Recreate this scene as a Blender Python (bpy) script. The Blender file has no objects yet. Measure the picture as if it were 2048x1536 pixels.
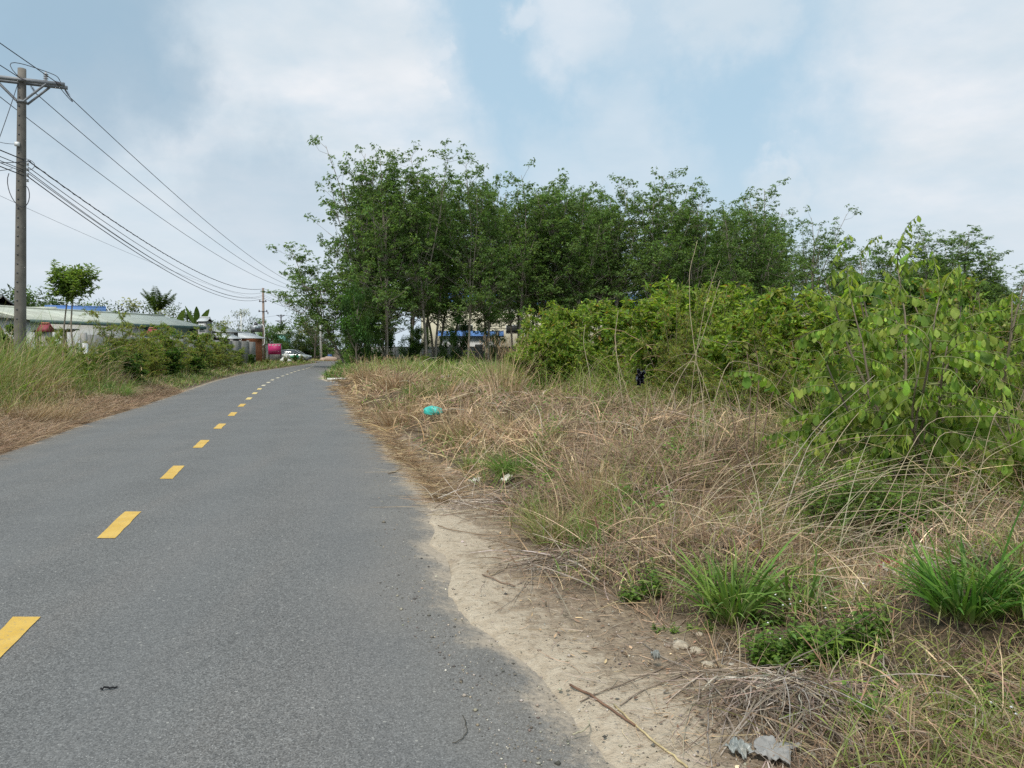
import bpy, math
import numpy as np
from mathutils import Vector, Matrix

SC = bpy.context.scene
COL = SC.collection
PI = math.pi

# ------------------------------------------------------------------ camera maths
F, CX, CY = 1540.0, 1024.0, 768.0          # focal length and centre in photo pixels
EYE = 1.65
PITCH = math.atan(70.0 / F)
cP, sP = math.cos(PITCH), math.sin(PITCH)

def ray(px, py):
    x = (px - CX) / F; u = (CY - py) / F
    return np.array([x, cP + u * sP, -sP + u * cP])

def G(px, py, z=0.0):
    """point of height z seen at a pixel of the photo (used to survey the site)"""
    r = ray(px, py); k = (z - EYE) / r[2]
    return np.array([r[0] * k, r[1] * k, z])

def D(px, py, Y):
    r = ray(px, py); k = Y / r[1]
    return np.array([r[0] * k, Y, EYE + r[2] * k])

# ------------------------------------------------------------------ noise
def _hash(i, j, s):
    n = (i.astype(np.int64) * 374761393 + j.astype(np.int64) * 668265263 + s * 1442695041) & 0xFFFFFFFF
    n = ((n ^ (n >> 13)) * 1274126177) & 0xFFFFFFFF
    n = n ^ (n >> 16)
    return (n & 0xFFFFFF) / float(0xFFFFFF)

def vnoise(x, y, s=0):
    x = np.asarray(x, float); y = np.asarray(y, float)
    i = np.floor(x); j = np.floor(y); fx = x - i; fy = y - j
    fx = fx * fx * (3 - 2 * fx); fy = fy * fy * (3 - 2 * fy)
    a = _hash(i, j, s); b = _hash(i + 1, j, s); c = _hash(i, j + 1, s); d = _hash(i + 1, j + 1, s)
    return (a * (1 - fx) + b * fx) * (1 - fy) + (c * (1 - fx) + d * fx) * fy

def fbm(x, y, s=0, o=3):
    t = 0; a = .5; n = 0
    for k in range(o):
        t = t + a * vnoise(x * 2 ** k, y * 2 ** k, s + k * 17); n += a; a *= .5
    return t / n

def sstep(a, b, x):
    t = np.clip((np.asarray(x, float) - a) / (b - a), 0, 1)
    return t * t * (3 - 2 * t)

# ------------------------------------------------------------------ the road's plan
_cy = np.array([-30, 4.47, 13, 24.4, 33, 39.7, 46.2, 50.8, 56.5, 62, 75, 90, 110.])
_cx = np.array([6.9, -2.87, -5.25, -8.37, -10.7, -12.35, -13.7, -14.6, -15.75, -16.6, -19.2, -22.0, -25.6])
_ly = np.array([-30, 12.3, 17.9, 24.2, 39.7, 54, 65, 84.7, 90, 110.])
_lx = np.array([3.9, -8.16, -9.75, -11.3, -15.4, -18.45, -19.8, -22.3, -23.0, -26.])
_ry = np.array([-30, 3.0, 3.62, 4.6, 5.62, 7.2, 9.3, 12.6, 16.7, 24.9, 31, 39.7, 44.6, 55, 75, 94, 110.])
_rx = np.array([9.9, .42, .22, -.22, -.52, -.75, -1.15, -2.05, -3.2, -5.3, -7.0, -9.6, -11.1, -13.1, -17.3, -21.0, -24.])
def xc(Y): return np.interp(Y, _cy, _cx)
def xl(Y): return np.interp(Y, _ly, _lx) + .10 * (vnoise(Y * .9, 0 * Y, 5) - .5)
def xr(Y):
    w = np.where(np.asarray(Y) < 11, .06, .35)
    return np.interp(Y, _ry, _rx) + w * (fbm(Y * .55, 0 * Y, 9) - .5) + .12 * (vnoise(Y * 2.3, 0 * Y, 7) - .5)
def edge(X, Y):
    """distance outside the asphalt edge, metres (negative on the asphalt)"""
    return np.maximum(X - xr(Y), xl(Y) - X) * .96

# extent of the bare shoulder beyond the asphalt edge, right side
_by = np.array([-30, 0, 3.03, 3.42, 4.6, 4.96, 5.27, 7.0, 9.7, 12, 14, 18, 30, 200])
_bw = np.array([.8, .7, .60, .72, 1.02, .92, .66, .58, .50, .36, .26, .14, .05, .05])
def bare(X, Y):
    return np.interp(Y, _by, _bw) + .35 * (fbm(X * 1.6, Y * 1.6, 31) - .5)

def gz(X, Y):
    X = np.asarray(X, float); Y = np.asarray(Y, float)
    e = edge(X, Y)
    right = X > xc(Y)
    eb = np.where(right, bare(X, Y), .25)
    k = sstep(eb - .1, eb + 1.6, e)
    hum = (fbm(X * .75, Y * .75, 3, 3) - .28)
    h = k * np.where(right, .85 * np.clip(hum, 0, 1) + .04, .35 * np.clip(hum, 0, 1) + .10)
    far = sstep(35, 60, Y)
    h = h * (1 - far) + far * .15 * k
    h = h + .02 * (vnoise(X * 5, Y * 5, 4) - .5) * sstep(.05, .5, e)
    cross = sstep(92.5, 93.5, Y) * (1 - sstep(100.5, 102, Y))
    h = np.where(e < .02, -.035, h) * (1 - cross) - .035 * cross
    return h

def GG(px, py):
    """point of the uneven ground seen at a pixel of the photo"""
    z = 0.
    for _ in range(12):
        p = G(px, py, z); z = .5 * z + .5 * float(gz(p[0], p[1]))
    return G(px, py, z)

RNG = np.random.default_rng(7)
U = lambda a, b, n=None: RNG.uniform(a, b, n)

# ------------------------------------------------------------------ mesh builder
class MB:
    def __init__(s):
        s.v = []; s.q = []; s.t = []; s.c = []; s.n = 0; s.attr = {}; s.ngon = []
    def add(s, v, q=None, t=None, c=None):
        v = np.asarray(v, float).reshape(-1, 3)
        if q is not None and len(q): s.q.append(np.asarray(q, int).reshape(-1, 4) + s.n)
        if t is not None and len(t): s.t.append(np.asarray(t, int).reshape(-1, 3) + s.n)
        if c is None: c = np.ones((len(v), 3)) * .5
        c = np.asarray(c, float)
        if c.ndim == 1: c = np.tile(c, (len(v), 1))
        s.v.append(v); s.c.append(c); s.n += len(v)
    # -- vectorised blades: curved ribbons
    def blades(s, base, az, lean, L, w, droop, col, K=4, side=0, clamp=False, tipw=.12, floor=.006, grad=None):
        base = np.asarray(base, float); N = len(base)
        if N == 0: return
        B = lambda a: np.broadcast_to(np.asarray(a, float), (N,))
        az, lean, L, w, droop, side = map(B, (az, lean, L, w, droop, side))
        t = np.linspace(0, 1, K + 1)
        d = np.stack([np.cos(az) * np.sin(lean), np.sin(az) * np.sin(lean), np.cos(lean)], 1)
        hz = np.stack([np.cos(az), np.sin(az), 0 * az], 1)
        pp = np.stack([-np.sin(az), np.cos(az), 0 * az], 1)
        P = base[:, None, :] + L[:, None, None] * (t[None, :, None] * d[:, None, :]
            + (t ** 2)[None, :, None] * (droop[:, None, None] * (np.array([0, 0, -1.]) + .45 * hz[:, None, :]) + side[:, None, None] * pp[:, None, :]))
        if clamp:
            g = gz(P[..., 0], P[..., 1]) + floor + floor * np.abs(side)[:, None] * 6
            P[..., 2] = np.maximum(P[..., 2], g)
        r = RNG.uniform(-1, 1, (N, 1)) * 1.2
        sv = pp * np.cos(r) + np.cross(d, pp) * np.sin(r)
        prof = (1 - t) ** .7 * (1 - tipw) + tipw
        prof[0] *= .8
        off = sv[:, None, :] * (w[:, None] * prof[None, :] * .5)[..., None]
        V = np.stack([P - off, P + off], 2).reshape(-1, 3)
        i0 = (np.arange(N) * (K + 1) * 2)[:, None] + (np.arange(K) * 2)[None, :]
        Q = np.stack([i0, i0 + 1, i0 + 3, i0 + 2], -1).reshape(-1, 4)
        col = np.asarray(col, float)
        if col.ndim == 1: col = np.tile(col, (N, 1))
        if grad is None: CC = np.repeat(col, (K + 1) * 2, 0)
        else:                                             # dry sheath at the foot, yellowed tip
            fb = (np.clip(1 - t / .28, 0, 1)[None, :] * U(.5, 1, (N, 1)))[..., None]; ft = (np.clip((t - .72) / .28, 0, 1)[None, :] * (RNG.random((N, 1)) < .45) * U(.3, 1, (N, 1)))[..., None]
            CC = col[:, None] * (1 - fb) + np.array(grad[0]) * fb; CC = CC * (1 - ft) + np.array(grad[1]) * ft
            CC = np.repeat(CC.reshape(-1, 3), 2, 0)
        s.add(V, Q, None, CC)
    # -- vectorised leaves; d = axis, n = face normal
    def leaves(s, pos, d, n, L, W, col, full=False, fold=.25, curl=.2, ob=.5):
        pos = np.asarray(pos, float); N = len(pos)
        if N == 0: return
        B = lambda a: np.broadcast_to(np.asarray(a, float), (N,))
        L, W = B(L), B(W)
        d = d / (np.linalg.norm(d, axis=1, keepdims=True) + 1e-9)
        n = n - d * (n * d).sum(1, keepdims=True)
        n = n / (np.linalg.norm(n, axis=1, keepdims=True) + 1e-9)
        b = np.cross(n, d)
        col = np.asarray(col, float)
        if col.ndim == 1: col = np.tile(col, (N, 1))
        if not full:
            ts = np.array([0, ob, 1.0, ob]); ws = np.array([0, .5, 0, -.5])
            zs = np.array([0, fold * .5, -curl, fold * .5])
            zz = zs * np.array([1, 1, 1, 1.])
            V = pos[:, None] + d[:, None] * (ts[None, :, None] * L[:, None, None]) + b[:, None] * (ws[None, :, None] * W[:, None, None]) \
                + n[:, None] * ((np.abs(ws) * fold)[None, :, None] * W[:, None, None] - (np.where(ts == 1, curl, curl * ob ** 2))[None, :, None] * L[:, None, None])
            i0 = (np.arange(N) * 4)[:, None]
            T = np.concatenate([i0 + np.array([[0, 1, 2]]), i0 + np.array([[0, 2, 3]])], 1).reshape(-1, 3)
            s.add(V.reshape(-1, 3), None, T, np.repeat(col, 4, 0))
        else:
            ts = np.array([0, .22, .5, .78, 1.0])
            ws = np.array([.03, .20, .42, .50, .10]) if ob > .55 else np.array([.04, .42, .46, .25, .02])
            R = len(ts)
            tt = np.repeat(ts, 3); ww = (ws[:, None] * np.array([-1, 0, 1])[None]).reshape(-1)
            V = pos[:, None] + d[:, None] * (tt[None, :, None] * L[:, None, None]) + b[:, None] * (ww[None, :, None] * W[:, None, None]) \
                + n[:, None] * ((np.abs(ww) * fold)[None, :, None] * W[:, None, None] - (curl * tt ** 2)[None, :, None] * L[:, None, None])
            q = []
            for k in range(R - 1):
                for m in (0, 1):
                    a = k * 3 + m; q.append([a, a + 1, a + 4, a + 3])
            i0 = (np.arange(N) * R * 3)[:, None, None]
            Q = (i0 + np.array(q)[None]).reshape(-1, 4)
            s.add(V.reshape(-1, 3), Q, None, np.repeat(col, R * 3, 0))
    # -- vectorised straight sticks
    def sticks(s, p0, p1, r0, r1, col=(.5, .5, .5), n=3):
        p0 = np.asarray(p0, float).reshape(-1, 3); p1 = np.asarray(p1, float).reshape(-1, 3); N = len(p0)
        if N == 0: return
        r0 = np.broadcast_to(np.asarray(r0, float), (N,)); r1 = np.broadcast_to(np.asarray(r1, float), (N,))
        d = p1 - p0; d = d / (np.linalg.norm(d, axis=1, keepdims=True) + 1e-9)
        a = np.where(np.abs(d[:, 2:3]) < .9, np.array([[0, 0, 1.]]), np.array([[1., 0, 0]]))
        u = np.cross(d, a); u /= np.linalg.norm(u, axis=1, keepdims=True); w = np.cross(d, u)
        ang = np.arange(n) * 2 * PI / n
        ring = u[:, None] * np.cos(ang)[None, :, None] + w[:, None] * np.sin(ang)[None, :, None]
        V = np.concatenate([p0[:, None] + ring * r0[:, None, None], p1[:, None] + ring * r1[:, None, None]], 1)
        k = np.arange(n); kk = (k + 1) % n
        Q = (np.arange(N) * 2 * n)[:, None, None] + np.stack([k, kk, kk + n, k + n], 1)[None]
        col = np.asarray(col, float)
        if col.ndim == 1: col = np.tile(col, (N, 1))
        s.add(V.reshape(-1, 3), Q.reshape(-1, 4), None, np.repeat(col, 2 * n, 0))
    def tube(s, pts, rad, n=6, col=(.5, .5, .5), cap=True):
        P = np.asarray(pts, float); M = len(P)
        rad = np.broadcast_to(np.asarray(rad, float), (M,))
        T = np.gradient(P, axis=0); T /= (np.linalg.norm(T, axis=1, keepdims=True) + 1e-9)
        a = np.array([0, 0, 1.]) if abs(T[0][2]) < .9 else np.array([1., 0, 0])
        u = np.cross(T[0], a); u /= np.linalg.norm(u)
        ang = np.arange(n) * 2 * PI / n
        V = []
        for i in range(M):
            u = u - T[i] * u.dot(T[i]); u /= (np.linalg.norm(u) + 1e-9)
            w = np.cross(T[i], u)
            V.append(P[i] + rad[i] * (np.cos(ang)[:, None] * u + np.sin(ang)[:, None] * w))
        V = np.concatenate(V)
        k = np.arange(n); kk = (k + 1) % n
        Q = np.concatenate([np.stack([i * n + k, i * n + kk, (i + 1) * n + kk, (i + 1) * n + k], 1) for i in range(M - 1)])
        Tt = []
        if cap:
            V = np.concatenate([V, P[:1], P[-1:]]); a0 = M * n; a1 = a0 + 1
            Tt = np.concatenate([np.stack([kk, k, 0 * k + a0], 1), np.stack([(M - 1) * n + k, (M - 1) * n + kk, 0 * k + a1], 1)])
        s.add(V, Q, Tt, col)
    def box(s, lo, hi, R=None, o=(0, 0, 0), col=(.5, .5, .5), taper=None):
        (x0, y0, z0), (x1, y1, z1) = lo, hi
        V = np.array([[x0, y0, z0], [x1, y0, z0], [x1, y1, z0], [x0, y1, z0], [x0, y0, z1], [x1, y0, z1], [x1, y1, z1], [x0, y1, z1]], float)
        if taper is not None:
            c = V[4:].mean(0); V[4:, :2] = c[:2] + (V[4:, :2] - c[:2]) * taper
        if R is not None: V = V @ np.asarray(R).T
        V = V + np.asarray(o, float)
        s.add(V, [[0, 3, 2, 1], [4, 5, 6, 7], [0, 1, 5, 4], [1, 2, 6, 5], [2, 3, 7, 6], [3, 0, 4, 7]], None, col)
    def lathe(s, prof, o=(0, 0, 0), R=None, n=12, col=(.5, .5, .5)):
        prof = np.asarray(prof, float); M = len(prof); ang = np.arange(n) * 2 * PI / n
        V = np.stack([prof[:, 0:1] * np.cos(ang)[None], prof[:, 0:1] * np.sin(ang)[None], np.repeat(prof[:, 1:2], n, 1)], -1).reshape(-1, 3)
        if R is not None: V = V @ np.asarray(R).T
        V = V + np.asarray(o, float)
        k = np.arange(n); kk = (k + 1) % n
        Q = np.concatenate([np.stack([i * n + k, i * n + kk, (i + 1) * n + kk, (i + 1) * n + k], 1) for i in range(M - 1)])
        s.add(V, Q, None, col)
    def prism(s, poly, d, col=(.5, .5, .5)):
        """closed polygon (list of 3-D points, convex) pushed along d"""
        P = np.asarray(poly, float); n = len(P); d = np.asarray(d, float)
        V = np.concatenate([P, P + d, P.mean(0)[None], (P + d).mean(0)[None]])
        k = np.arange(n); kk = (k + 1) % n
        s.add(V, np.stack([k, kk, kk + n, k + n], 1), np.concatenate([np.stack([kk, k, 0 * k + 2 * n], 1), np.stack([k + n, kk + n, 0 * k + 2 * n + 1], 1)]), col)
    def build(s, name, mat, parent=None, smooth=False, loc=None):
        me = bpy.data.meshes.new(name)
        v = np.concatenate(s.v) if s.v else np.zeros((0, 3))
        q = np.concatenate(s.q) if s.q else np.zeros((0, 4), int)
        t = np.concatenate(s.t) if s.t else np.zeros((0, 3), int)
        me.vertices.add(len(v)); me.vertices.foreach_set('co', v.astype(np.float32).ravel())
        nl = len(q) * 4 + len(t) * 3
        me.loops.add(nl); me.loops.foreach_set('vertex_index', np.concatenate([q.ravel(), t.ravel()]).astype(np.int32))
        me.polygons.add(len(q) + len(t))
        st = np.concatenate([np.arange(len(q)) * 4, len(q) * 4 + np.arange(len(t)) * 3]).astype(np.int32)
        me.polygons.foreach_set('loop_start', st)
        if smooth: me.polygons.foreach_set('use_smooth', np.ones(len(q) + len(t), bool))
        a = me.attributes.new('tint', 'FLOAT_COLOR', 'POINT')
        c = np.concatenate(s.c) if s.c else np.zeros((0, 3))
        a.data.foreach_set('color', np.concatenate([c, np.ones((len(c), 1))], 1).astype(np.float32).ravel())
        for k, arr in s.attr.items():
            at = me.attributes.new(k, 'FLOAT', 'POINT'); at.data.foreach_set('value', np.asarray(arr, np.float32).ravel())
        me.update(calc_edges=True)
        me.materials.append(mat)
        o = bpy.data.objects.new(name, me); COL.objects.link(o)
        if loc is not None: o.location = loc
        if parent is not None: o.parent = parent
        return o

def thing(name, label, cat, loc=(0, 0, 0), rz=0, group=None, scale=1):
    o = bpy.data.objects.new(name, None); COL.objects.link(o)
    o.empty_display_size = .2
    o.location = loc; o.rotation_euler = (0, 0, rz); o.scale = (scale,) * 3
    return tag(o, label, cat, group)

def tag(o, label=None, cat=None, group=None, kind=None):
    if label: o['label'] = label
    if cat: o['category'] = cat
    if group: o['group'] = group
    if kind: o['kind'] = kind
    return o

KIDS = {}
def dup(root, loc, rz=0, scale=1, label=None, cat=None, group=None, name=None):
    r = root.copy(); COL.objects.link(r)
    if name: r.name = name
    r.location = loc; r.rotation_euler = (0, 0, rz)
    r.scale = (scale,) * 3 if np.isscalar(scale) else scale
    tag(r, label, cat, group)
    kids = KIDS.get(root.name)
    if kids is None:
        kids = KIDS[root.name] = [(c, list(c.children)) for c in root.children]
    for c, gc in kids:
        d = c.copy(); COL.objects.link(d); d.parent = r
        for g in gc:
            e = g.copy(); COL.objects.link(e); e.parent = d
    return r

def top_of(root):
    return max(v[2] for c in root.children for v in ([max(c.data.vertices, key=lambda q: q.co.z).co] if c.type == 'MESH' else []))

def apex_of(root):
    b = max((max(c.data.vertices, key=lambda q: q.co.z).co for c in root.children), key=lambda q: q.z)
    return b.x, b.y, b.z

def discard(root):
    for c in list(root.children_recursive): bpy.data.objects.remove(c)
    bpy.data.objects.remove(root)


def curve_pts(p, d, L, n, wob, up=0):
    pts = [np.array(p, float)]; d = np.array(d, float); d /= np.linalg.norm(d)
    for k in range(n):
        d = d + RNG.normal(0, wob, 3) + np.array([0, 0, up]); d /= np.linalg.norm(d)
        pts.append(pts[-1] + d * L / n)
    return np.array(pts)

# ------------------------------------------------------------------ materials
def new_mat(name):
    m = bpy.data.materials.new(name); m.use_nodes = True
    nt = m.node_tree; nt.nodes.clear()
    out = nt.nodes.new('ShaderNodeOutputMaterial')
    return m, nt, out

class NT:
    def __init__(s, nt): s.nt = nt
    def node(s, typ, **kw):
        n = s.nt.nodes.new(typ)
        for k, v in kw.items():
            if k.startswith('i_'):
                key = k[2:]
                key = int(key) if key.isdigit() else key.replace('_', ' ')
                sock = n.inputs[key]
                if hasattr(v, 'is_output'): s.nt.links.new(v, sock)
                else: sock.default_value = v
            else: setattr(n, k, v)
        return n
    def math(s, op, a, b=None, clamp=False):
        n = s.nt.nodes.new('ShaderNodeMath'); n.operation = op; n.use_clamp = clamp
        for i, v in enumerate((a, b)):
            if v is None: continue
            if hasattr(v, 'is_output'): s.nt.links.new(v, n.inputs[i])
            else: n.inputs[i].default_value = v
        return n.outputs[0]
    def mix(s, f, a, b, typ='MIX'):
        n = s.nt.nodes.new('ShaderNodeMix'); n.data_type = 'RGBA'; n.blend_type = typ
        for sock, v in ((n.inputs[0], f), (n.inputs[6], a), (n.inputs[7], b)):
            if hasattr(v, 'is_output'): s.nt.links.new(v, sock)
            else: sock.default_value = v if not isinstance(v, tuple) or len(v) == 4 else v + (1,)
        return n.outputs[2]
    def noise(s, vec, scale, detail=3, rough=.55, dist=0):
        n = s.node('ShaderNodeTexNoise', i_Scale=scale, i_Detail=detail, i_Roughness=rough, i_Distortion=dist)
        if vec is not None: s.nt.links.new(vec, n.inputs['Vector'])
        return n.outputs[0]
    def ramp(s, f, a, b, smooth=True):
        n = s.node('ShaderNodeMapRange', i_0=f, i_1=a, i_2=b)
        if smooth: n.interpolation_type = 'SMOOTHSTEP'
        return n.outputs[0]

def leaf_mat(name, rough=.5, spec=.35, trans=.3, tint=(1.25, 1.3, .6), var=.25):
    m, nt, out = new_mat(name); N = NT(nt)
    at = N.node('ShaderNodeAttribute', attribute_name='tint')
    geo = N.node('ShaderNodeNewGeometry')
    ns = N.noise(geo.outputs['Position'], 9, 2)
    v = N.node('ShaderNodeMapRange', i_0=ns, i_1=.3, i_2=.7, i_3=1 - var, i_4=1 + var).outputs[0]
    col = N.node('ShaderNodeVectorMath', operation='SCALE', i_0=at.outputs['Color']); nt.links.new(v, col.inputs['Scale'])
    bs = N.node('ShaderNodeBsdfPrincipled', i_Base_Color=col.outputs[0], i_Roughness=rough)
    bs.inputs['Specular IOR Level'].default_value = spec
    if trans > 0:
        tc = N.node('ShaderNodeVectorMath', operation='MULTIPLY', i_0=col.outputs[0], i_1=tint)
        tr = N.node('ShaderNodeBsdfTranslucent', i_Color=tc.outputs[0])
        mx = N.node('ShaderNodeMixShader', i_0=trans, i_1=bs.outputs[0], i_2=tr.outputs[0])
        nt.links.new(mx.outputs[0], out.inputs[0])
    else: nt.links.new(bs.outputs[0], out.inputs[0])
    return m

def flat_mat(name, col, rough=.6, metal=0, spec=.4, scale=6, var=.2, dirt=None, bump=0, bscale=60):
    """plain surface with mottling, optional dirt streaks and fine bump"""
    m, nt, out = new_mat(name); N = NT(nt)
    tc = N.node('ShaderNodeTexCoord')
    n1 = N.noise(tc.outputs['Object'], scale, 5, .65)
    a = tuple(c * (1 - var) for c in col) + (1,); b = tuple(min(1, c * (1 + var)) for c in col) + (1,)
    c = N.mix(N.ramp(n1, .3, .7), a, b)
    if dirt:
        mp = N.node('ShaderNodeMapping', i_Vector=tc.outputs['Object']); mp.inputs['Scale'].default_value = (1.2, 1.2, .18)
        n2 = N.noise(mp.outputs[0], scale * .8, 4, .6)
        c = N.mix(N.ramp(n2, .5, .78), c, tuple(dirt) + (1,))
    bs = N.node('ShaderNodeBsdfPrincipled', i_Base_Color=c, i_Roughness=rough, i_Metallic=metal)
    bs.inputs['Specular IOR Level'].default_value = spec
    if bump:
        n3 = N.noise(tc.outputs['Object'], bscale, 4)
        bp = N.node('ShaderNodeBump', i_Strength=bump, i_Height=n3); bp.inputs['Distance'].default_value = .01
        nt.links.new(bp.outputs[0], bs.inputs['Normal'])
    nt.links.new(bs.outputs[0], out.inputs[0])
    return m
# ------------------------------------------------------------------ camera, light, sky
cam = bpy.data.cameras.new('camera'); cam.sensor_width = 36; cam.lens = 36 * F / 2048
cam.clip_end = 6000; cam.clip_start = .05
co = bpy.data.objects.new('camera', cam); COL.objects.link(co)
co.location = (0, 0, EYE); co.rotation_euler = (PI / 2 - PITCH, 0, 0)
SC.camera = co
SC.render.resolution_x, SC.render.resolution_y = 1024, 768
SC.view_settings.view_transform = 'Standard'; SC.view_settings.look = 'None'
SC.view_settings.exposure = 0.0; SC.view_settings.gamma = 1
SC.cycles.max_bounces = 6; SC.cycles.diffuse_bounces = 3; SC.cycles.glossy_bounces = 2
SC.cycles.transmission_bounces = 4; SC.cycles.transparent_max_bounces = 8
SC.cycles.caustics_reflective = False; SC.cycles.caustics_refractive = False
SC.cycles.use_adaptive_sampling = False; SC.cycles.use_denoising = False

SUN_EL, SUN_AZ = math.radians(58), math.radians(205)      # azimuth clockwise from +Y (the view direction)
sl = bpy.data.lights.new('sun', 'SUN'); sl.energy = SUN_E = 3.0; sl.angle = math.radians(14); sl.color = (1, .955, .88)
so = bpy.data.objects.new('sun', sl); COL.objects.link(so)
sd = Vector((math.sin(SUN_AZ) * math.cos(SUN_EL), math.cos(SUN_AZ) * math.cos(SUN_EL), math.sin(SUN_EL)))
so.rotation_euler = sd.to_track_quat('Z', 'Y').to_euler(); so.location = sd * 60

w = bpy.data.worlds.new('World'); SC.world = w; w.use_nodes = True
nt = w.node_tree; nt.nodes.clear(); N = NT(nt)
out = nt.nodes.new('ShaderNodeOutputWorld')
tc = N.node('ShaderNodeTexCoord'); DIR = tc.outputs['Generated']
sky = N.node('ShaderNodeTexSky', sky_type='NISHITA', sun_disc=False)
sky.sun_elevation = SUN_EL; sky.sun_rotation = SUN_AZ
sky.air_density = 1.3; sky.dust_density = 2.2; sky.ozone_density = 2.5; sky.altitude = 20
sep = N.node('ShaderNodeSeparateXYZ', i_0=DIR)
# clouds: soft masses at their bearings, edges broken up by noise on the direction
wn = N.node('ShaderNodeTexNoise', i_Vector=DIR, i_Scale=4.5, i_Detail=5, i_Roughness=.55)
wv = N.node('ShaderNodeVectorMath', operation='SUBTRACT', i_0=wn.outputs['Color'], i_1=(.5, .5, .5))
ws = N.node('ShaderNodeVectorMath', operation='SCALE', i_0=wv.outputs[0]); ws.inputs['Scale'].default_value = .20
wn2 = N.node('ShaderNodeTexNoise', i_Vector=DIR, i_Scale=19., i_Detail=6, i_Roughness=.62)
wv2 = N.node('ShaderNodeVectorMath', operation='SUBTRACT', i_0=wn2.outputs['Color'], i_1=(.5, .5, .5))
ws2 = N.node('ShaderNodeVectorMath', operation='SCALE', i_0=wv2.outputs[0]); ws2.inputs['Scale'].default_value = .085
wd0 = N.node('ShaderNodeVectorMath', operation='ADD', i_0=DIR, i_1=ws.outputs[0])
wd = N.node('ShaderNodeVectorMath', operation='ADD', i_0=wd0.outputs[0], i_1=ws2.outputs[0])
def blobs(lst):
    tot = None
    for px, py, r, wt in lst:
        c = ray(px, py); c = c / np.linalg.norm(c)
        ds = N.node('ShaderNodeVectorMath', operation='DISTANCE', i_0=wd.outputs[0], i_1=tuple(c))
        mr = N.node('ShaderNodeMapRange', i_0=ds.outputs['Value'], i_1=r / F * 1.15, i_2=r / F * .45, i_3=0., i_4=wt); mr.interpolation_type = 'SMOOTHSTEP'
        tot = mr.outputs[0] if tot is None else N.math('MAXIMUM', tot, mr.outputs[0])
    return tot
cloud = blobs([(520, 120, 250, .9), (660, 60, 200, .95), (690, 210, 230, .95), (600, 330, 220, .85), (420, 330, 240, .85), (230, 300, 210, .85), (90, 420, 220, .8),
               (800, 320, 190, .75), (760, 60, 60, .9), (330, 480, 300, .75), (640, 480, 240, .6), (858, 140, 55, .65), (835, 228, 60, .85),
               (1180, 5, 130, .55), (1450, 0, 150, .6), (1300, 50, 110, .35), (1250, 250, 140, .42), (1130, 310, 120, .35), (1580, 375, 90, .7), (1330, 350, 110, .3),
               (1960, 60, 300, .95), (1970, 290, 250, .85), (1800, 100, 140, .35), (2150, 250, 400, .95), (1870, 390, 230, .75), (1060, 10, 60, .5)])
# elsewhere in the sky: broken cloud from noise on a cloud deck
dz = N.math('ADD', N.math('MAXIMUM', sep.outputs[2], 0.0), .22)
deck = N.node('ShaderNodeVectorMath', operation='DIVIDE', i_0=DIR, i_1=(1, 1, 1))
dd = N.node('ShaderNodeCombineXYZ'); nt.links.new(dz, dd.inputs[0]); nt.links.new(dz, dd.inputs[1]); nt.links.new(dz, dd.inputs[2])
nt.links.new(dd.outputs[0], deck.inputs[1])
dn = N.noise(deck.outputs[0], 1.6, 5, .55)
behind = N.math('MULTIPLY', N.ramp(dn, .42, .62), N.ramp(sep.outputs[1], .60, .25))
fine = N.noise(deck.outputs[0], 3.2, 6, .6)
cov = N.math('MAXIMUM', cloud, behind)
cov = N.math('MULTIPLY', cov, N.node('ShaderNodeMapRange', i_0=fine, i_1=.30, i_2=.64, i_3=.62, i_4=1.1).outputs[0], clamp=True)
blue = N.node('ShaderNodeVectorMath', operation='SCALE', i_0=sky.outputs[0]); blue.inputs['Scale'].default_value = SKY_K = .105
SKYBLUE = N.mix(.78, blue.outputs[0], (.52, .725, .875))            # thin high veil of moisture over the clear sky
bright = N.mix(N.ramp(N.noise(deck.outputs[0], 2.1, 4, .55), .35, .68), (.71, .785, .845), (.88, .90, .935))
c1 = N.mix(cov, SKYBLUE, bright)
shade = blobs([(130, 70, 260, .95), (260, 130, 170, .85), (520, 390, 140, .55), (460, 300, 110, .3)])
c1 = N.mix(N.math('MULTIPLY', shade, .85), c1, (.345, .49, .62))
hz = N.ramp(sep.outputs[2], .30, .01)
c1 = N.mix(N.math('MULTIPLY', hz, .75), c1, (.69, .775, .85))
bg = N.node('ShaderNodeBackground', i_Color=c1, i_Strength=1.0)
nt.links.new(bg.outputs[0], out.inputs[0])

# ------------------------------------------------------------------ ground
def warp(a, b, n, c, k):
    t = np.linspace(0, 1, n)
    return t
ys = np.concatenate([np.arange(-14, 2, .5), np.arange(2, 12, .09), np.arange(12, 26, .2), np.arange(26, 60, .5), np.arange(60, 130, 1.5), np.geomspace(130, 3500, 24)])
xs = np.concatenate([-np.geomspace(3500, 45, 22), np.arange(-44, -14, .6), np.arange(-14, -3, .2), np.arange(-3, 6, .09), np.arange(6, 20, .3), np.arange(20, 60, 1.2), np.geomspace(62, 3500, 22)])
XX, YY = np.meshgrid(xs, ys)
g = MB(); nx, ny = len(xs), len(ys)
ZZ = gz(XX, YY)
i = np.arange(nx - 1)[None, :] + (np.arange(ny - 1) * nx)[:, None]
g.add(np.stack([XX, YY, ZZ], -1).reshape(-1, 3), np.stack([i, i + 1, i + nx + 1, i + nx], -1).reshape(-1, 4))
E = edge(XX, YY); BR = np.where(XX > xc(YY), E - bare(XX, YY), E + .12)
g.attr['edge'] = E.ravel(); g.attr['verge'] = BR.ravel()

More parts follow.
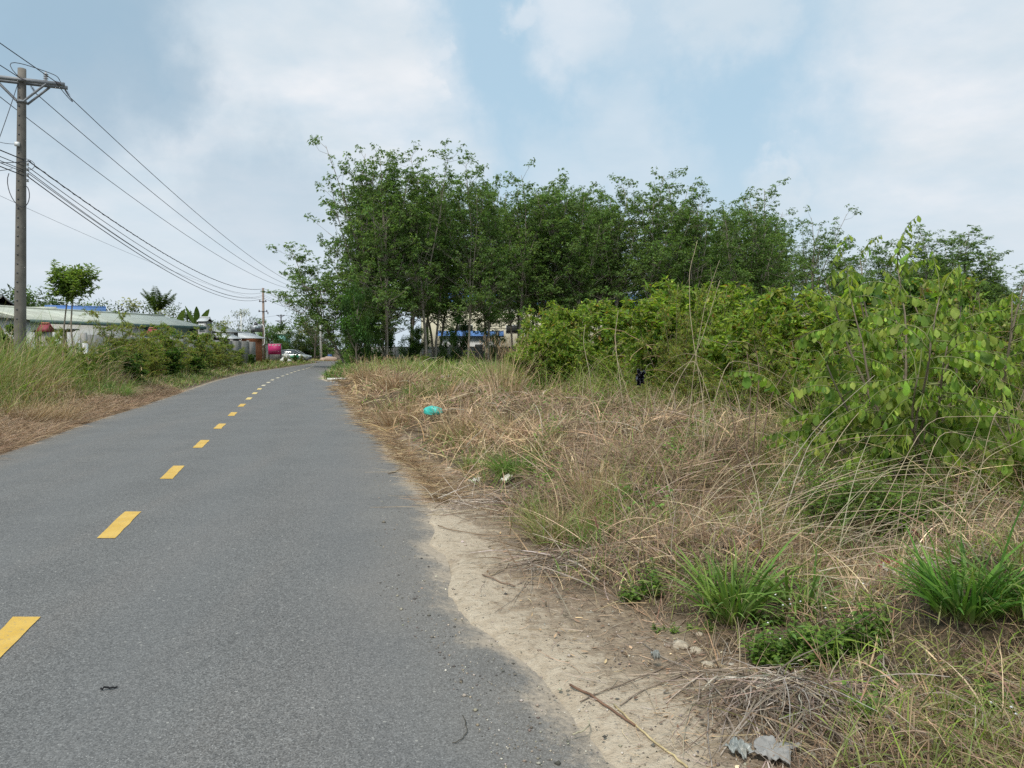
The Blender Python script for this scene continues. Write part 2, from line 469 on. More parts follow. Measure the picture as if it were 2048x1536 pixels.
m, nt, out = new_mat('soil'); N = NT(nt)
geo = N.node('ShaderNodeNewGeometry'); P = geo.outputs['Position']
ae = N.node('ShaderNodeAttribute', attribute_name='edge').outputs['Fac']
av = N.node('ShaderNodeAttribute', attribute_name='verge').outputs['Fac']
nA = N.noise(P, 2.2, 6, .65); nB = N.noise(P, 14, 5, .6); nC = N.noise(P, 70, 4, .6)
sand = N.mix(N.ramp(nB, .3, .7), (.44, .355, .255), (.57, .48, .36))
sand = N.mix(N.math('MULTIPLY', N.ramp(nC, .56, .7), .45), sand, (.22, .165, .115))
soil = N.mix(N.ramp(nB, .32, .68), (.20, .15, .105), (.38, .295, .205))
soil = N.mix(N.ramp(nC, .55, .72), soil, (.10, .075, .052))
litter = N.mix(N.ramp(nC, .35, .65), (.06, .045, .03), (.17, .125, .08))
# pale sand close to the asphalt, browner soil further in
sf = N.math('ADD', ae, N.math('MULTIPLY', N.math('SUBTRACT', nA, .5), 1.9))
sf = N.math('ADD', sf, N.math('MULTIPLY', N.math('SUBTRACT', nB, .5), 1.5))
c = N.mix(N.ramp(sf, .20, .55), sand, soil)
lf = N.math('ADD', av, N.math('MULTIPLY', N.math('SUBTRACT', nB, .5), .6))
c = N.mix(N.ramp(lf, .0, .35), c, litter)
# embedded grit
vo = N.node('ShaderNodeTexVoronoi', i_Vector=P, i_Scale=46.); vo.inputs['Randomness'].default_value = 1
gr = N.math('MULTIPLY', N.ramp(vo.outputs['Distance'], .22, .12), N.ramp(N.node('ShaderNodeSeparateColor', i_0=vo.outputs['Color']).outputs[0], .80, .86))
c = N.mix(gr, c, (.50, .45, .38))
bs = N.node('ShaderNodeBsdfPrincipled', i_Base_Color=c, i_Roughness=.95)
bs.inputs['Specular IOR Level'].default_value = .15
h = N.math('ADD', N.math('MULTIPLY', nB, .5), N.math('ADD', N.math('MULTIPLY', nC, .22), N.math('MULTIPLY', gr, .25)))
bp = N.node('ShaderNodeBump', i_Strength=.9, i_Height=h); bp.inputs['Distance'].default_value = .07
nt.links.new(bp.outputs[0], bs.inputs['Normal']); nt.links.new(bs.outputs[0], out.inputs[0])
SOIL = m
tag(g.build('ground', SOIL, smooth=True), kind='structure')

# ------------------------------------------------------------------ asphalt
def asphalt(name, worn=1.0):
    m, nt, out = new_mat(name); N = NT(nt)
    geo = N.node('ShaderNodeNewGeometry'); P = geo.outputs['Position']
    ae = N.node('ShaderNodeAttribute', attribute_name='edge').outputs['Fac']
    lane = N.node('ShaderNodeAttribute', attribute_name='lane').outputs['Fac']
    mp = N.node('ShaderNodeMapping', i_Vector=P); mp.inputs['Rotation'].default_value = (0, 0, -.276); mp.inputs['Scale'].default_value = (1.3, .10, 1)
    n0 = N.noise(mp.outputs[0], 1.0, 4, .6); n1 = N.noise(P, 1.1, 5, .6); n2 = N.noise(P, 26, 4, .65); n3 = N.noise(P, 150, 3, .65)
    base = N.mix(N.ramp(n1, .3, .7), (.120, .115, .106), (.150, .144, .132))
    base = N.mix(N.math('MULTIPLY', N.ramp(n0, .42, .66), .55), base, (.168, .150, .132))
    base = N.mix(N.math('MULTIPLY', N.ramp(n2, .50, .72), .35), base, (.08, .082, .084))
    base = N.mix(N.math('MULTIPLY', N.ramp(n3, .40, .66), .55), base, (.23, .23, .225))
    base = N.mix(N.math('MULTIPLY', N.ramp(n3, .50, .30), .65), base, (.055, .057, .06))
    for sc, k in ((75., .17), (160., .42)):                # stone chips showing in the binder
        vo = N.node('ShaderNodeTexVoronoi', i_Vector=P, i_Scale=sc)
        rnd = N.node('ShaderNodeSeparateColor', i_0=vo.outputs['Color']).outputs[1]
        br = N.node('ShaderNodeMapRange', i_0=rnd, i_1=0., i_2=1., i_3=1 - k, i_4=1 + k).outputs[0]
        sc_n = N.node('ShaderNodeVectorMath', operation='SCALE', i_0=base); nt.links.new(br, sc_n.inputs['Scale']); base = sc_n.outputs[0]
    wear = N.math('MULTIPLY', N.ramp(lane, .0, 1.0, False), .30)
    base = N.mix(wear, base, (.165, .165, .162))
    for sc, lo, hi, k, colr in ((105., .86, .92, .75, (.46, .45, .42)), (38., .975, .985, .6, (.46, .44, .39)), (62., .90, .94, .7, (.045, .043, .04)), (140., .80, .90, .6, (.05, .05, .048))):
        vo = N.node('ShaderNodeTexVoronoi', i_Vector=P, i_Scale=sc)
        sc_ = N.node('ShaderNodeSeparateColor', i_0=vo.outputs['Color'])
        f = N.math('MULTIPLY', N.ramp(vo.outputs['Distance'], .34, .2), N.ramp(sc_.outputs[0], lo, hi))
        base = N.mix(N.math('MULTIPLY', f, k), base, colr)
    # sand blown over the edge
    s0 = N.math('ADD', ae, N.math('MULTIPLY', N.math('SUBTRACT', n1, .5), .9))
    s0 = N.math('ADD', s0, N.math('MULTIPLY', N.math('SUBTRACT', n2, .5), .30))
    s0 = N.math('ADD', s0, N.math('MULTIPLY', N.math('SUBTRACT', n3, .5), .25))
    sandc = N.mix(N.ramp(n2, .3, .7), (.37, .295, .215), (.49, .405, .305))
    c = N.mix(N.ramp(s0, -.22, .05), base, sandc)
    c = N.mix(N.math('MULTIPLY', N.ramp(s0, -.95, .0), .22), c, (.30, .25, .19))
    bs = N.node('ShaderNodeBsdfPrincipled', i_Base_Color=c, i_Roughness=.82)
    bs.inputs['Specular IOR Level'].default_value = .35
    bp = N.node('ShaderNodeBump', i_Strength=.55, i_Height=N.math('ADD', n3, N.math('MULTIPLY', n2, .35))); bp.inputs['Distance'].default_value = .006
    nt.links.new(bp.outputs[0], bs.inputs['Normal']); nt.links.new(bs.outputs[0], out.inputs[0])
    return m
ASPH = asphalt('asphalt')
ry = np.concatenate([np.arange(-14, 2, .5), np.arange(2, 14, .12), np.arange(14, 40, .3), np.arange(40, 99.1, 1.)])
ts = np.concatenate([np.linspace(0, .12, 5), np.linspace(.16, .84, 14), np.linspace(.88, 1, 5)])
L_, R_ = xl(ry), xr(ry)
RX = L_[:, None] + (R_ - L_)[:, None] * ts[None, :]
RY = np.repeat(ry[:, None], len(ts), 1)
RZ = .010 + .05 * (1 - (2 * ts - 1) ** 2)[None, :] + 0 * RX
RZ[:, 0] = RZ[:, -1] = -.02
road = MB(); n_ = len(ts)
i = np.arange(n_ - 1)[None, :] + (np.arange(len(ry) - 1) * n_)[:, None]
road.add(np.stack([RX, RY, RZ], -1).reshape(-1, 3), np.stack([i, i + 1, i + n_ + 1, i + n_], -1).reshape(-1, 4))
road.attr['edge'] = (-np.minimum(RX - L_[:, None], R_[:, None] - RX) * .96).ravel()
off = np.abs(RX - xc(RY)); road.attr['lane'] = (np.exp(-((off - .75) / .35) ** 2) + np.exp(-((off - 2.1) / .4) ** 2)).ravel()
road = tag(road.build('road', ASPH, smooth=True), kind='structure')
def road_z(X, Y):
    t = (X - xl(Y)) / (xr(Y) - xl(Y))
    return .010 + .05 * (1 - (2 * t - 1) ** 2)
# the street that crosses at the far end
cr = MB(); cx_ = np.linspace(-75, 0, 60); cy_ = np.linspace(93.5, 100.5, 5)
A, Bq = np.meshgrid(cx_, cy_); i = np.arange(59)[None, :] + (np.arange(4) * 60)[:, None]
cr.add(np.stack([A, Bq, 0 * A + .066 - .004], -1).reshape(-1, 3), np.stack([i, i + 1, i + 61, i + 60], -1).reshape(-1, 4))
cr.attr['edge'] = (-np.minimum(Bq - 93.5, 100.5 - Bq)).ravel() - .4; cr.attr['lane'] = (0 * A).ravel()
tag(cr.build('cross_road', ASPH), kind='structure')
# paved side entrance on the right
en = MB(); ex = np.linspace(-8.3, -4.2, 18); ey = np.linspace(33.2, 39.4, 12); A, Bq = np.meshgrid(ex, ey)
A = A - (Bq - 33) * .30; i = np.arange(17)[None, :] + (np.arange(11) * 18)[:, None]
en.add(np.stack([A, Bq, np.where((Bq <= ey[1]) | (Bq >= ey[-2]) | (A >= A.max(1, keepdims=True)), -.12, .034)], -1).reshape(-1, 3), np.stack([i, i + 1, i + 19, i + 18], -1).reshape(-1, 4))
en.attr['edge'] = (-np.minimum(Bq - 33.2, 39.4 - Bq) - .1).ravel(); en.attr['lane'] = (0 * A).ravel()
tag(en.build('side_entrance', ASPH), kind='structure')

# painted centre dashes: parts of the road
m, nt, out = new_mat('yellow_paint'); N = NT(nt)
geo = N.node('ShaderNodeNewGeometry'); P = geo.outputs['Position']
n1 = N.noise(P, 40, 4, .7); n2 = N.noise(P, 5, 3); n3 = N.noise(P, 160, 3, .6)
c = N.mix(N.ramp(n2, .3, .7), (.62, .375, .055), (.70, .45, .095))
c = N.mix(N.math('MULTIPLY', N.ramp(n1, .54, .70), .8), c, (.26, .22, .14))
c = N.mix(N.math('MULTIPLY', N.ramp(n3, .52, .68), .55), c, (.30, .24, .12))
bs = N.node('ShaderNodeBsdfPrincipled', i_Base_Color=c, i_Roughness=.7); nt.links.new(bs.outputs[0], out.inputs[0])
YEL = m
YEL2 = flat_mat('worn_yellow_paint', (.66, .50, .20), .8, var=.15, scale=14); YEL3 = flat_mat('worn_pale_paint', (.60, .52, .36), .8, var=.15, scale=14)
y = 6.40 - 2.96 * 2; nd = 0
while y < 72:
    d = MB(); k = 7
    tt = np.linspace(y, y + 1.06, k)
    sl_ = (xc(tt + .1) - xc(tt - .1)) / .2
    hw = .079
    jl = RNG.uniform(-.006, .006, k); jr = RNG.uniform(-.006, .006, k)
    pl = np.stack([xc(tt) - hw + jl, tt + 0 * hw * sl_, 0 * tt], 1); pr = np.stack([xc(tt) + hw + jr, tt, 0 * tt], 1)
    for p in (pl, pr): p[:, 2] = road_z(p[:, 0], p[:, 1]) + .0045
    i = np.arange(k - 1)
    d.add(np.concatenate([pl, pr]), np.stack([i, i + k, i + k + 1, i + 1], 1))
    d.build('lane_dash', YEL if y < 24 else YEL2 if y < 33 else YEL3, road)
    y += 2.96; nd += 1

# raised concrete kerb of the side entrance
CONC = flat_mat('concrete', (.42, .41, .37), .85, var=.25, dirt=(.2, .19, .16), bump=.3)
kb = MB()
kp = [(-9.55, 39.75), (-8.6, 39.85), (-7.6, 39.95), (-6.4, 40.0), (-4.8, 40.1)]
for (x0, y0), (x1, y1) in zip(kp[:-1], kp[1:]):
    kb.prism([(x0, y0, 0), (x0, y0 + .16, 0), (x0, y0 + .16, .15), (x0, y0 + .03, .15), (x0, y0, .12)], (x1 - x0 - .012, y1 - y0, 0))
tag(kb.build('entrance_kerb', flat_mat('kerb_paint', (.62, .61, .56), .8, var=.2, dirt=(.3, .28, .24))), 'pale concrete kerb along the far side of the paved side entrance', 'kerb')
# ------------------------------------------------------------------ plant helpers
LEAF = leaf_mat('leaf', .55, .22, .46, (1.45, 1.4, .6))
LEAFD = leaf_mat('tree_leaf', .55, .25, .46, (1.4, 1.35, .65))
GRASS = leaf_mat('grass_blade', .55, .3, .28, (1.2, 1.25, .6), .15)
STRAW = leaf_mat('dry_straw', .8, .15, .12, (1.1, 1.05, .8), .2)
BARK = leaf_mat('bark', .9, .1, 0, var=.35)
TWIG = leaf_mat('twig_wood', .85, .15, 0, var=.3)

P_STRAW = [(.60, .45, .28), (.50, .345, .21), (.41, .27, .175), (.29, .215, .155), (.53, .41, .26), (.22, .15, .095), (.43, .36, .28)]
P_GOLD = [(.50, .37, .205), (.43, .305, .17), (.37, .25, .13), (.54, .43, .27)]
P_BROWN = [(.27, .18, .115), (.20, .135, .09), (.33, .225, .145), (.16, .115, .08)]
P_GREEN = [(.145, .255, .045), (.19, .31, .058), (.11, .20, .038), (.23, .335, .07), (.17, .27, .075)]
P_OLIVE = [(.29, .31, .10), (.25, .30, .085), (.34, .34, .135), (.21, .265, .08)]
P_YELL = [(.29, .395, .062), (.35, .44, .078), (.23, .335, .055), (.40, .45, .10)]
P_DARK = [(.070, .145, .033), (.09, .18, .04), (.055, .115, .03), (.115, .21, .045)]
P_TREE = [(.122, .213, .060), (.148, .250, .067), (.094, .170, .048), (.188, .290, .077), (.150, .225, .076)]
P_TWC = [(.36, .29, .21), (.28, .22, .16)]
P_OBOV = [(.22, .335, .055), (.265, .38, .068), (.155, .255, .045), (.33, .41, .085), (.115, .195, .04), (.30, .37, .08)]

def pick(pal, n, j=.18, wt=None):
    pal = np.asarray(pal); k = RNG.choice(len(pal), n, p=wt)
    return pal[k] * np.exp(RNG.normal(0, j, (n, 1))) * (1 + RNG.normal(0, .04, (n, 3)))

def unit(v): return v / (np.linalg.norm(v, axis=-1, keepdims=True) + 1e-9)

def view_scatter(n, Y0, Y1, mix=.5, pad=1.5):
    """points over the field in front of the place the picture was taken from, denser near by"""
    k = int(n * mix)
    Y = np.concatenate([1 / U(1 / Y1, 1 / Y0, k), np.exp(U(math.log(Y0), math.log(Y1), n - k))])
    X = U(0, 1, n) * (1.4 * Y + pad + 4) - (.70 * Y + pad)
    return X, Y

# the line where dry grass gives way to green scrub, right of the road
def scrub(X, Y):
    xs_ = np.interp(Y, [2, 6, 8.4, 12.6, 16, 22, 28, 36, 46, 60], [3.4, 3.7, 3.9, 4.4, 3.4, .9, -1.4, -5, -10, -14])
    return X - xs_ + 1.6 * (fbm(X * .5, Y * .5, 41) - .5)

GP = [tuple(GG(px, py)[:2]) + (r,) for px, py, r in [(1030, 960, .45), (845, 790, .7), (1230, 1000, .4), (1600, 850, 1.6), (1520, 800, 1.5), (1450, 1200, .4), (1640, 1190, .35),
      (1930, 1200, .5), (1650, 960, .9), (1760, 1000, .9), (1900, 1380, .55), (1750, 1120, .5), (2020, 1240, .4), (1400, 880, .5), (1690, 760, 2.5), (1250, 790, 1.6), (1180, 1090, .3), (1560, 1060, .5), (1960, 1500, .5)]]
def greenness(X, Y):
    g_ = 0
    for gx, gy, r in GP:
        g_ = np.maximum(g_, np.exp(-((X - gx) ** 2 + (Y - gy) ** 2) / r ** 2))
    return np.clip(g_ + .55 * sstep(-.6, 2.2, scrub(X, Y)) + .4 * (fbm(X * .9, Y * .9, 77) - .55), 0, 1)

def on_right(X, Y, m=0.):
    return (X > xc(Y)) & (edge(X, Y) - bare(X, Y) > m)

CLR = [tuple(GG(px, py)[:2]) + (r,) for px, py, r in [(1462, 1225, .34), (1462, 1262, .25), (1600, 1215, .3), (1925, 1215, .36), (1925, 1262, .3), (1560, 1335, .3), (1650, 1325, .3), (1740, 1290, .22), (1735, 1450, .16), (1585, 1420, .3), (1600, 1490, .25), (1500, 1480, .22),
        (1830, 1195, .32), (1830, 1235, .2), (1030, 950, .4), (1030, 985, .35), (1300, 1195, .15), (1440, 1215, .15), (865, 860, .5), (842, 798, .6), (1110, 1140, .3), (905, 885, .3), (1680, 1010, .5), (1780, 1030, .5), (1530, 1390, .2), (1560, 1290, .25), (1780, 1390, .2), (1980, 1440, .25)]]
def cleared(X, Y):
    k = 0
    for gx, gy, r in CLR: k = np.maximum(k, 1 - sstep(.55, 1.1, np.hypot(X - gx, Y - gy) / r))
    return k
def nearness(Y): return np.interp(Y, [2.5, 5, 6.5, 9], [.5, .62, .9, 1])
# ------------------------------------------------------------------ dry grass of the right verge (uncountable)
def wscale(Y, w0, k=.00085): return np.maximum(w0, k * Y)

X, Y = view_scatter(380000, 2.2, 62, .5)
keep = on_right(X, Y, -.12) & (scrub(X, Y) < -1.2 + 4 * RNG.random(len(X)) ** 1.5)
keep &= (RNG.random(len(X)) > .80 * greenness(X, Y)) & (Y < 56)
ebv = edge(X, Y) - bare(X, Y)
keep &= RNG.random(len(X)) < np.clip(.06 + 1.0 * (ebv + .05), 0, 1) * (1 - .93 * cleared(X, Y)) * np.interp(Y, [2.5, 5, 7], [1, 1, 1])
X, Y = X[keep], Y[keep]; n = len(X); print('straw', n)
flow = 2 * PI * 1.6 * fbm(X * .42, Y * .42, 51) + 2.2
az = flow + RNG.normal(0, 1.15, n)
ln = np.clip(RNG.normal(1.18, .34, n), .15, 1.6); up_ = RNG.random(n) < .16; ln[up_] = np.abs(RNG.normal(.45, .25, up_.sum()))
hmp = fbm(X * .75, Y * .75, 3, 3)
zoff = RNG.random(n) ** 1.6 * (.05 + .38 * np.clip(hmp - .25, 0, 1)) * np.clip((edge(X, Y) - bare(X, Y)) / .8, .05, 1)
L = np.exp(RNG.normal(math.log(.36), .42, n)) * nearness(Y)
tonal = sstep(.35, .65, fbm(X * .8, Y * .8, 91))
col = pick(P_STRAW, n, .25) * (1 - tonal[:, None] * .6) + pick(P_BROWN, n, .25) * (tonal[:, None] * .6)
gold = (Y > 8.5) & (edge(X, Y) < 1.8); col[gold] = pick(P_GOLD + P_STRAW[:3] + P_BROWN[:2], gold.sum(), .25)
b = MB()
b.blades(np.stack([X, Y, gz(X, Y) + zoff], 1), az, ln, L, wscale(Y, .0040) * np.where(RNG.random(n) < .2, U(1.5, 2.6, n), U(.6, 1.2, n)), U(.05, .4, n), col, 4, U(-.3, .3, n), clamp=True)
tag(b.build('dry_grass', STRAW), 'matted straw coloured dry grass covering the right verge', 'grass', kind='stuff')

# longer bent stalks lying over the mat
X, Y = view_scatter(16000, 2.4, 34, .6)
keep = on_right(X, Y, .35) & (scrub(X, Y) < 1.5) & (Y > 5.3) & (RNG.random(len(X)) > cleared(X, Y)) & (RNG.random(len(X)) < .6); X, Y = X[keep], Y[keep]; n = len(X)
flow = 2 * PI * 1.3 * fbm(X * .3, Y * .3, 61)
b = MB()
b.blades(np.stack([X, Y, gz(X, Y) + U(0, .25, n)], 1), np.where(RNG.random(n) < .6, flow + RNG.normal(0, .5, n), U(0, 7, n)), np.clip(RNG.normal(.95, .4, n), .1, 1.5), U(.35, .95, n), wscale(Y, .0046, .0009), U(.15, .6, n), pick(P_STRAW, n, .22) * 1.12, 6, U(-.25, .25, n), clamp=True, tipw=.3)
# pale long stems combed to the right near the big shrub
nn = 170
cx0, cy0 = G(1560, 1120)[:2]
bx = cx0 + RNG.normal(0, .45, nn); by = cy0 + RNG.normal(0, .55, nn)
b.blades(np.stack([bx, by, gz(bx, by) + U(.02, .30, nn)], 1), RNG.normal(.25, .55, nn), RNG.normal(1.1, .26, nn), U(.7, 1.6, nn), U(.004, .007, nn), U(.12, .34, nn), pick([(.44, .36, .25), (.38, .29, .19), (.5, .42, .31)], nn, .15), 8, U(-.15, .15, nn), clamp=True, tipw=.35)
tag(b.build('dry_stalks', STRAW), 'long pale bent stalks lying loosely over the dry grass mat', 'stalks', kind='stuff')

# ------------------------------------------------------------------ green grass among it (uncountable)
X, Y = view_scatter(290000, 2.2, 62, .5)
gr_ = greenness(X, Y)
gr_ = np.maximum(gr_, .22 * (Y < 6.5) * (fbm(X * 2.2, Y * 2.2, 88) > .46)) * np.interp(Y, [3, 5, 6], [.55, .75, 1]); keep = on_right(X, Y, .1) & (RNG.random(len(X)) < gr_ ** 1.2 + .05) & (RNG.random(len(X)) > .8 * cleared(X, Y)) & (scrub(X, Y) < 9)
X, Y = X[keep], Y[keep]; n = len(X); print('green', n)
b = MB()
tall = sstep(-.5, 2.5, scrub(X, Y))
L = np.exp(RNG.normal(-1.25, .35, n)) * (1 + 1.6 * tall) * np.interp(Y, [2.5, 5, 7], [.6, .75, 1])
pal = np.where((fbm(X * .6, Y * .6, 13) > .52)[:, None], pick(P_GREEN, n), pick(P_OLIVE + P_YELL[:1], n)); dm = RNG.random(n) < .25; pal[dm] = pick(P_STRAW, dm.sum())
b.blades(np.stack([X, Y, gz(X, Y) + U(0, .12, n) * (1 + 2 * tall)], 1), U(0, 7, n), np.clip(RNG.normal(.55, .35, n), 0, 1.5), L, wscale(Y, .0058, .0009) * U(.7, 1.4, n), U(.15, .75, n), pal, 4, U(-.2, .2, n), clamp=True)
tag(b.build('green_grass', GRASS), 'green grass growing through the dry mat and along the thicket', 'grass', kind='stuff')

X, Y = view_scatter(400000, 4.5, 46, .5); sc_ = scrub(X, Y)
k = on_right(X, Y, .3) & (RNG.random(len(X)) < (.05 * sstep(-3.8, -2.2, sc_) + .95 * sstep(-1.8, .3, sc_)) * (1 - sstep(4, 8, sc_))) & (fbm(X * .7, Y * .7, 113) > .34) & ((Y > 7.5) | (sc_ > .4))
X, Y = X[k], Y[k]; n = len(X)
col = pick(P_OLIVE + P_YELL[:3] + P_GREEN[:2], n, .2); dm = RNG.random(n) < np.interp(scrub(X, Y), [-3, 0, 2], [.65, .35, .25]); col[dm] = pick(P_STRAW[:5], dm.sum())
b = MB(); b.blades(np.stack([X, Y, gz(X, Y)], 1), U(0, 7, n), np.clip(RNG.normal(.42, .3, n), 0, 1.3), U(.35, 1.55, n) * np.interp(scrub(X, Y), [-3.8, -1.6, 1.2], [.45, .62, 1]), wscale(Y, .006, .00075) * U(.6, 1.4, n), U(.1, .7, n), col, 5, U(-.2, .2, n))
tag(b.build('thicket_grass', GRASS), 'tall olive grass standing along the front of the thicket', 'grass', kind='stuff')
b = MB()                                                  # small mixed clumps of grass and herbs through the mat
for q in range(170):
    Yd = float(np.exp(U(math.log(5.2), math.log(34)))); x = float(xr(np.array(Yd))) + .7 + U(0, 1) ** .8 * (.5 * Yd + 2.2)
    if scrub(x, Yd) > 2.5 or cleared(x, Yd) > .3: continue
    k_ = RNG.integers(26, 80); r_ = U(.06, .22) * max(1, Yd / 12); a_ = U(0, 7, k_); rr_ = r_ * np.sqrt(RNG.random(k_)); bx_ = x + rr_ * np.cos(a_); by_ = Yd + rr_ * np.sin(a_)
    pl_ = [P_GREEN, P_OLIVE, P_OLIVE, P_YELL[:2] + P_OLIVE][RNG.integers(4)]
    b.blades(np.stack([bx_, by_, gz(bx_, by_) + .02], 1), a_, U(.05, .8, k_), U(.25, .62) * np.exp(RNG.normal(0, .25, k_)), max(.006, .0008 * Yd) * U(.7, 1.4, k_), U(.1, .7, k_), pick(pl_, k_), 4, U(-.15, .15, k_), grad=((.24, .19, .10), (.42, .36, .14)))
    if q % 2:
        m_ = RNG.integers(40, 110); c_ = np.stack([x + RNG.normal(0, r_, m_) + .1, Yd + RNG.normal(0, r_, m_), 0 * a_[:1].repeat(m_)], 1); c_[:, 2] = gz(c_[:, 0], c_[:, 1]) + U(.12, .45, m_)
        b.leaves(c_, unit(RNG.normal(0, 1, (m_, 3)) * np.array([1, 1, .4])), unit(np.array([0, 0, 1.]) + RNG.normal(0, .4, (m_, 3))), max(.05, .004 * Yd) * np.exp(RNG.normal(0, .25, m_)), max(.026, .002 * Yd), pick(P_GREEN, m_), False)
tag(b.build('mixed_weeds', GRASS), 'scattered green clumps of grass and herbs through the dry mat', 'weeds', kind='stuff')
b = MB()
for q in range(700):
    Yd = float(np.exp(U(math.log(6.5), math.log(26)))); px = U(1180, 2120); x = (px - CX) / F * Yd
    if scrub(x, Yd) < -.2: continue
    pts = curve_pts((x, Yd, float(gz(x, Yd)) + U(.2, 1.5)), unit(np.array([RNG.normal(0, 1), RNG.normal(0, .5), U(.1, 1.2)])), U(.8, 2.2), 9, .16, -.10)
    if pts[:, 2].max() > np.interp(Yd, [6, 12, 26], [1.7, 2.1, 2.6]): continue
    b.tube(pts, np.linspace(.0035, .0016, 10) * max(1, Yd / 9), 4, pick(P_STRAW[:3] + P_TWC, 1)[0], False)
tag(b.build('dry_vines', STRAW), 'thin dry stems and vines tangled over the thicket', 'vines', kind='stuff')

# ------------------------------------------------------------------ tussocks: things
def tussock(label, px, py, nb, L, w, rad, pal, lean=(.05, .75), droop=(.2, .7), K=6, name='grass_tuft', cat='grass tuft', mat=None, group=None, heads=0, tip=None):
    x, y, z = GG(px, py)
    b = MB(); a = U(0, 2 * PI, nb); r = rad * np.sqrt(RNG.random(nb))
    base = np.stack([x + r * np.cos(a), y + r * np.sin(a), z - .01 + 0 * r], 1)
    ln = lean[0] + (lean[1] - lean[0]) * RNG.random(nb) ** .8
    b.blades(base, a + RNG.normal(0, .55, nb), ln, L * np.exp(RNG.normal(0, .25, nb)), w * U(.7, 1.3, nb), U(*droop, nb), pick(pal, nb), K, U(-.15, .15, nb), grad=None if mat else ((.20, .17, .08), (.42, .36, .14)))
    if heads:                                             # feathery seed heads
        k = heads; a = U(0, 7, k); ln = U(.05, .5, k); LL = L * U(1.0, 1.4, k)
        b0 = np.stack([x + U(-rad, rad, k), y + U(-rad, rad, k), z + 0 * a], 1)
        b.blades(b0, a, ln, LL, w * .5, .1, pick(pal, k), 5)
        tipp = b0 + LL[:, None] * (np.stack([np.cos(a) * np.sin(ln), np.sin(a) * np.sin(ln), np.cos(ln)], 1) * .96 + .045 * np.stack([np.cos(a), np.sin(a), -2.2 + 0 * a], 1))
        for q in range(14):
            b.blades(tipp + U(-.012, .012, (k, 3)) - np.array([0, 0, .1]) * q / 14, a + U(-1.5, 1.5, k), ln + U(-.3, .5, k), .06, max(.004, w * .6), .1, pick(tip or pal, k), 2)
    o = b.build(name, mat or GRASS)
    return tag(o, label, cat, group)

TG = 'green grass tussocks on the right verge'
tussock('bright green grass tussock at the edge of the dry mat, nearest the road bend', 1030, 950, 420, .42, .007, .22, P_GREEN, group=TG)
tussock('tall broad bladed green tussock behind the low leafy weeds', 1462, 1235, 150, .46, .019, .12, P_GREEN, (.02, .7), (.1, .6), group=TG)
tussock('smaller arching green tussock beside the broad bladed one, leaning right', 1600, 1222, 70, .46, .019, .09, P_GREEN, (.1, .85), (.3, .9), group=TG)
tussock('dense upright dark green tussock next to the torn packet', 1930, 1225, 240, .36, .018, .14, [(.10, .225, .035), (.14, .28, .045), (.075, .17, .03)], (.0, .75), (.12, .5), group=TG)
tussock('light green tussock cut off by the right edge of the view', 2050, 1215, 240, .40, .012, .18, P_GREEN, group=TG)
tussock('small green tussock between the straw mounds beside the teal bag', 842, 798, 320, .55, .014, .40, P_GREEN, group=TG)
tussock('low grey green tussock growing out of the roadside straw', 905, 880, 260, .36, .008, .25, P_OLIVE, group=TG)
tussock('thin olive tussock beside the sandy shoulder, with pink seed heads', 1130, 1075, 420, .46, .005, .28, P_OLIVE + P_STRAW[:2], heads=24, tip=[(.36, .20, .17), (.45, .35, .24)], group=TG)
DG = 'dry grass tussocks'
tussock('tall fawn feathery dry tussock standing in front of the yellow green bush', 1005, 800, 190, 1.5, .011, .42, P_STRAW[:2] + P_BROWN[:1] + P_GOLD[:1], (.0, .7), (.03, .45), name='dry_grass_tuft', mat=STRAW, heads=60, group=DG)
tussock('pale feathery dry tussock leaning left above the bare soil', 1200, 1062, 210, .50, .004, .10, P_GOLD, (.0, .45), (.02, .2), name='dry_grass_tuft', mat=STRAW, heads=46, group=DG)
for px, py, lab, L in ((735, 770, 'golden dry tussock closest to the paved side entrance', 1.1), (790, 785, 'golden dry tussock second from the side entrance, by the road', 1.05), (870, 800, 'golden dry tussock just behind the small green tussock', .7),
                       (800, 850, 'golden dry tussock spilling onto the asphalt beside the teal bag', .6), (930, 880, 'straw tussock to the right of the teal bag', .6)):
    tussock(lab, px, py, 520, L, .0004 * (2541 / (py - 698)), .5, P_GOLD + P_STRAW[1:3], (.05, .8), (.1, .5), name='dry_grass_tuft', mat=STRAW, heads=40, group=DG)

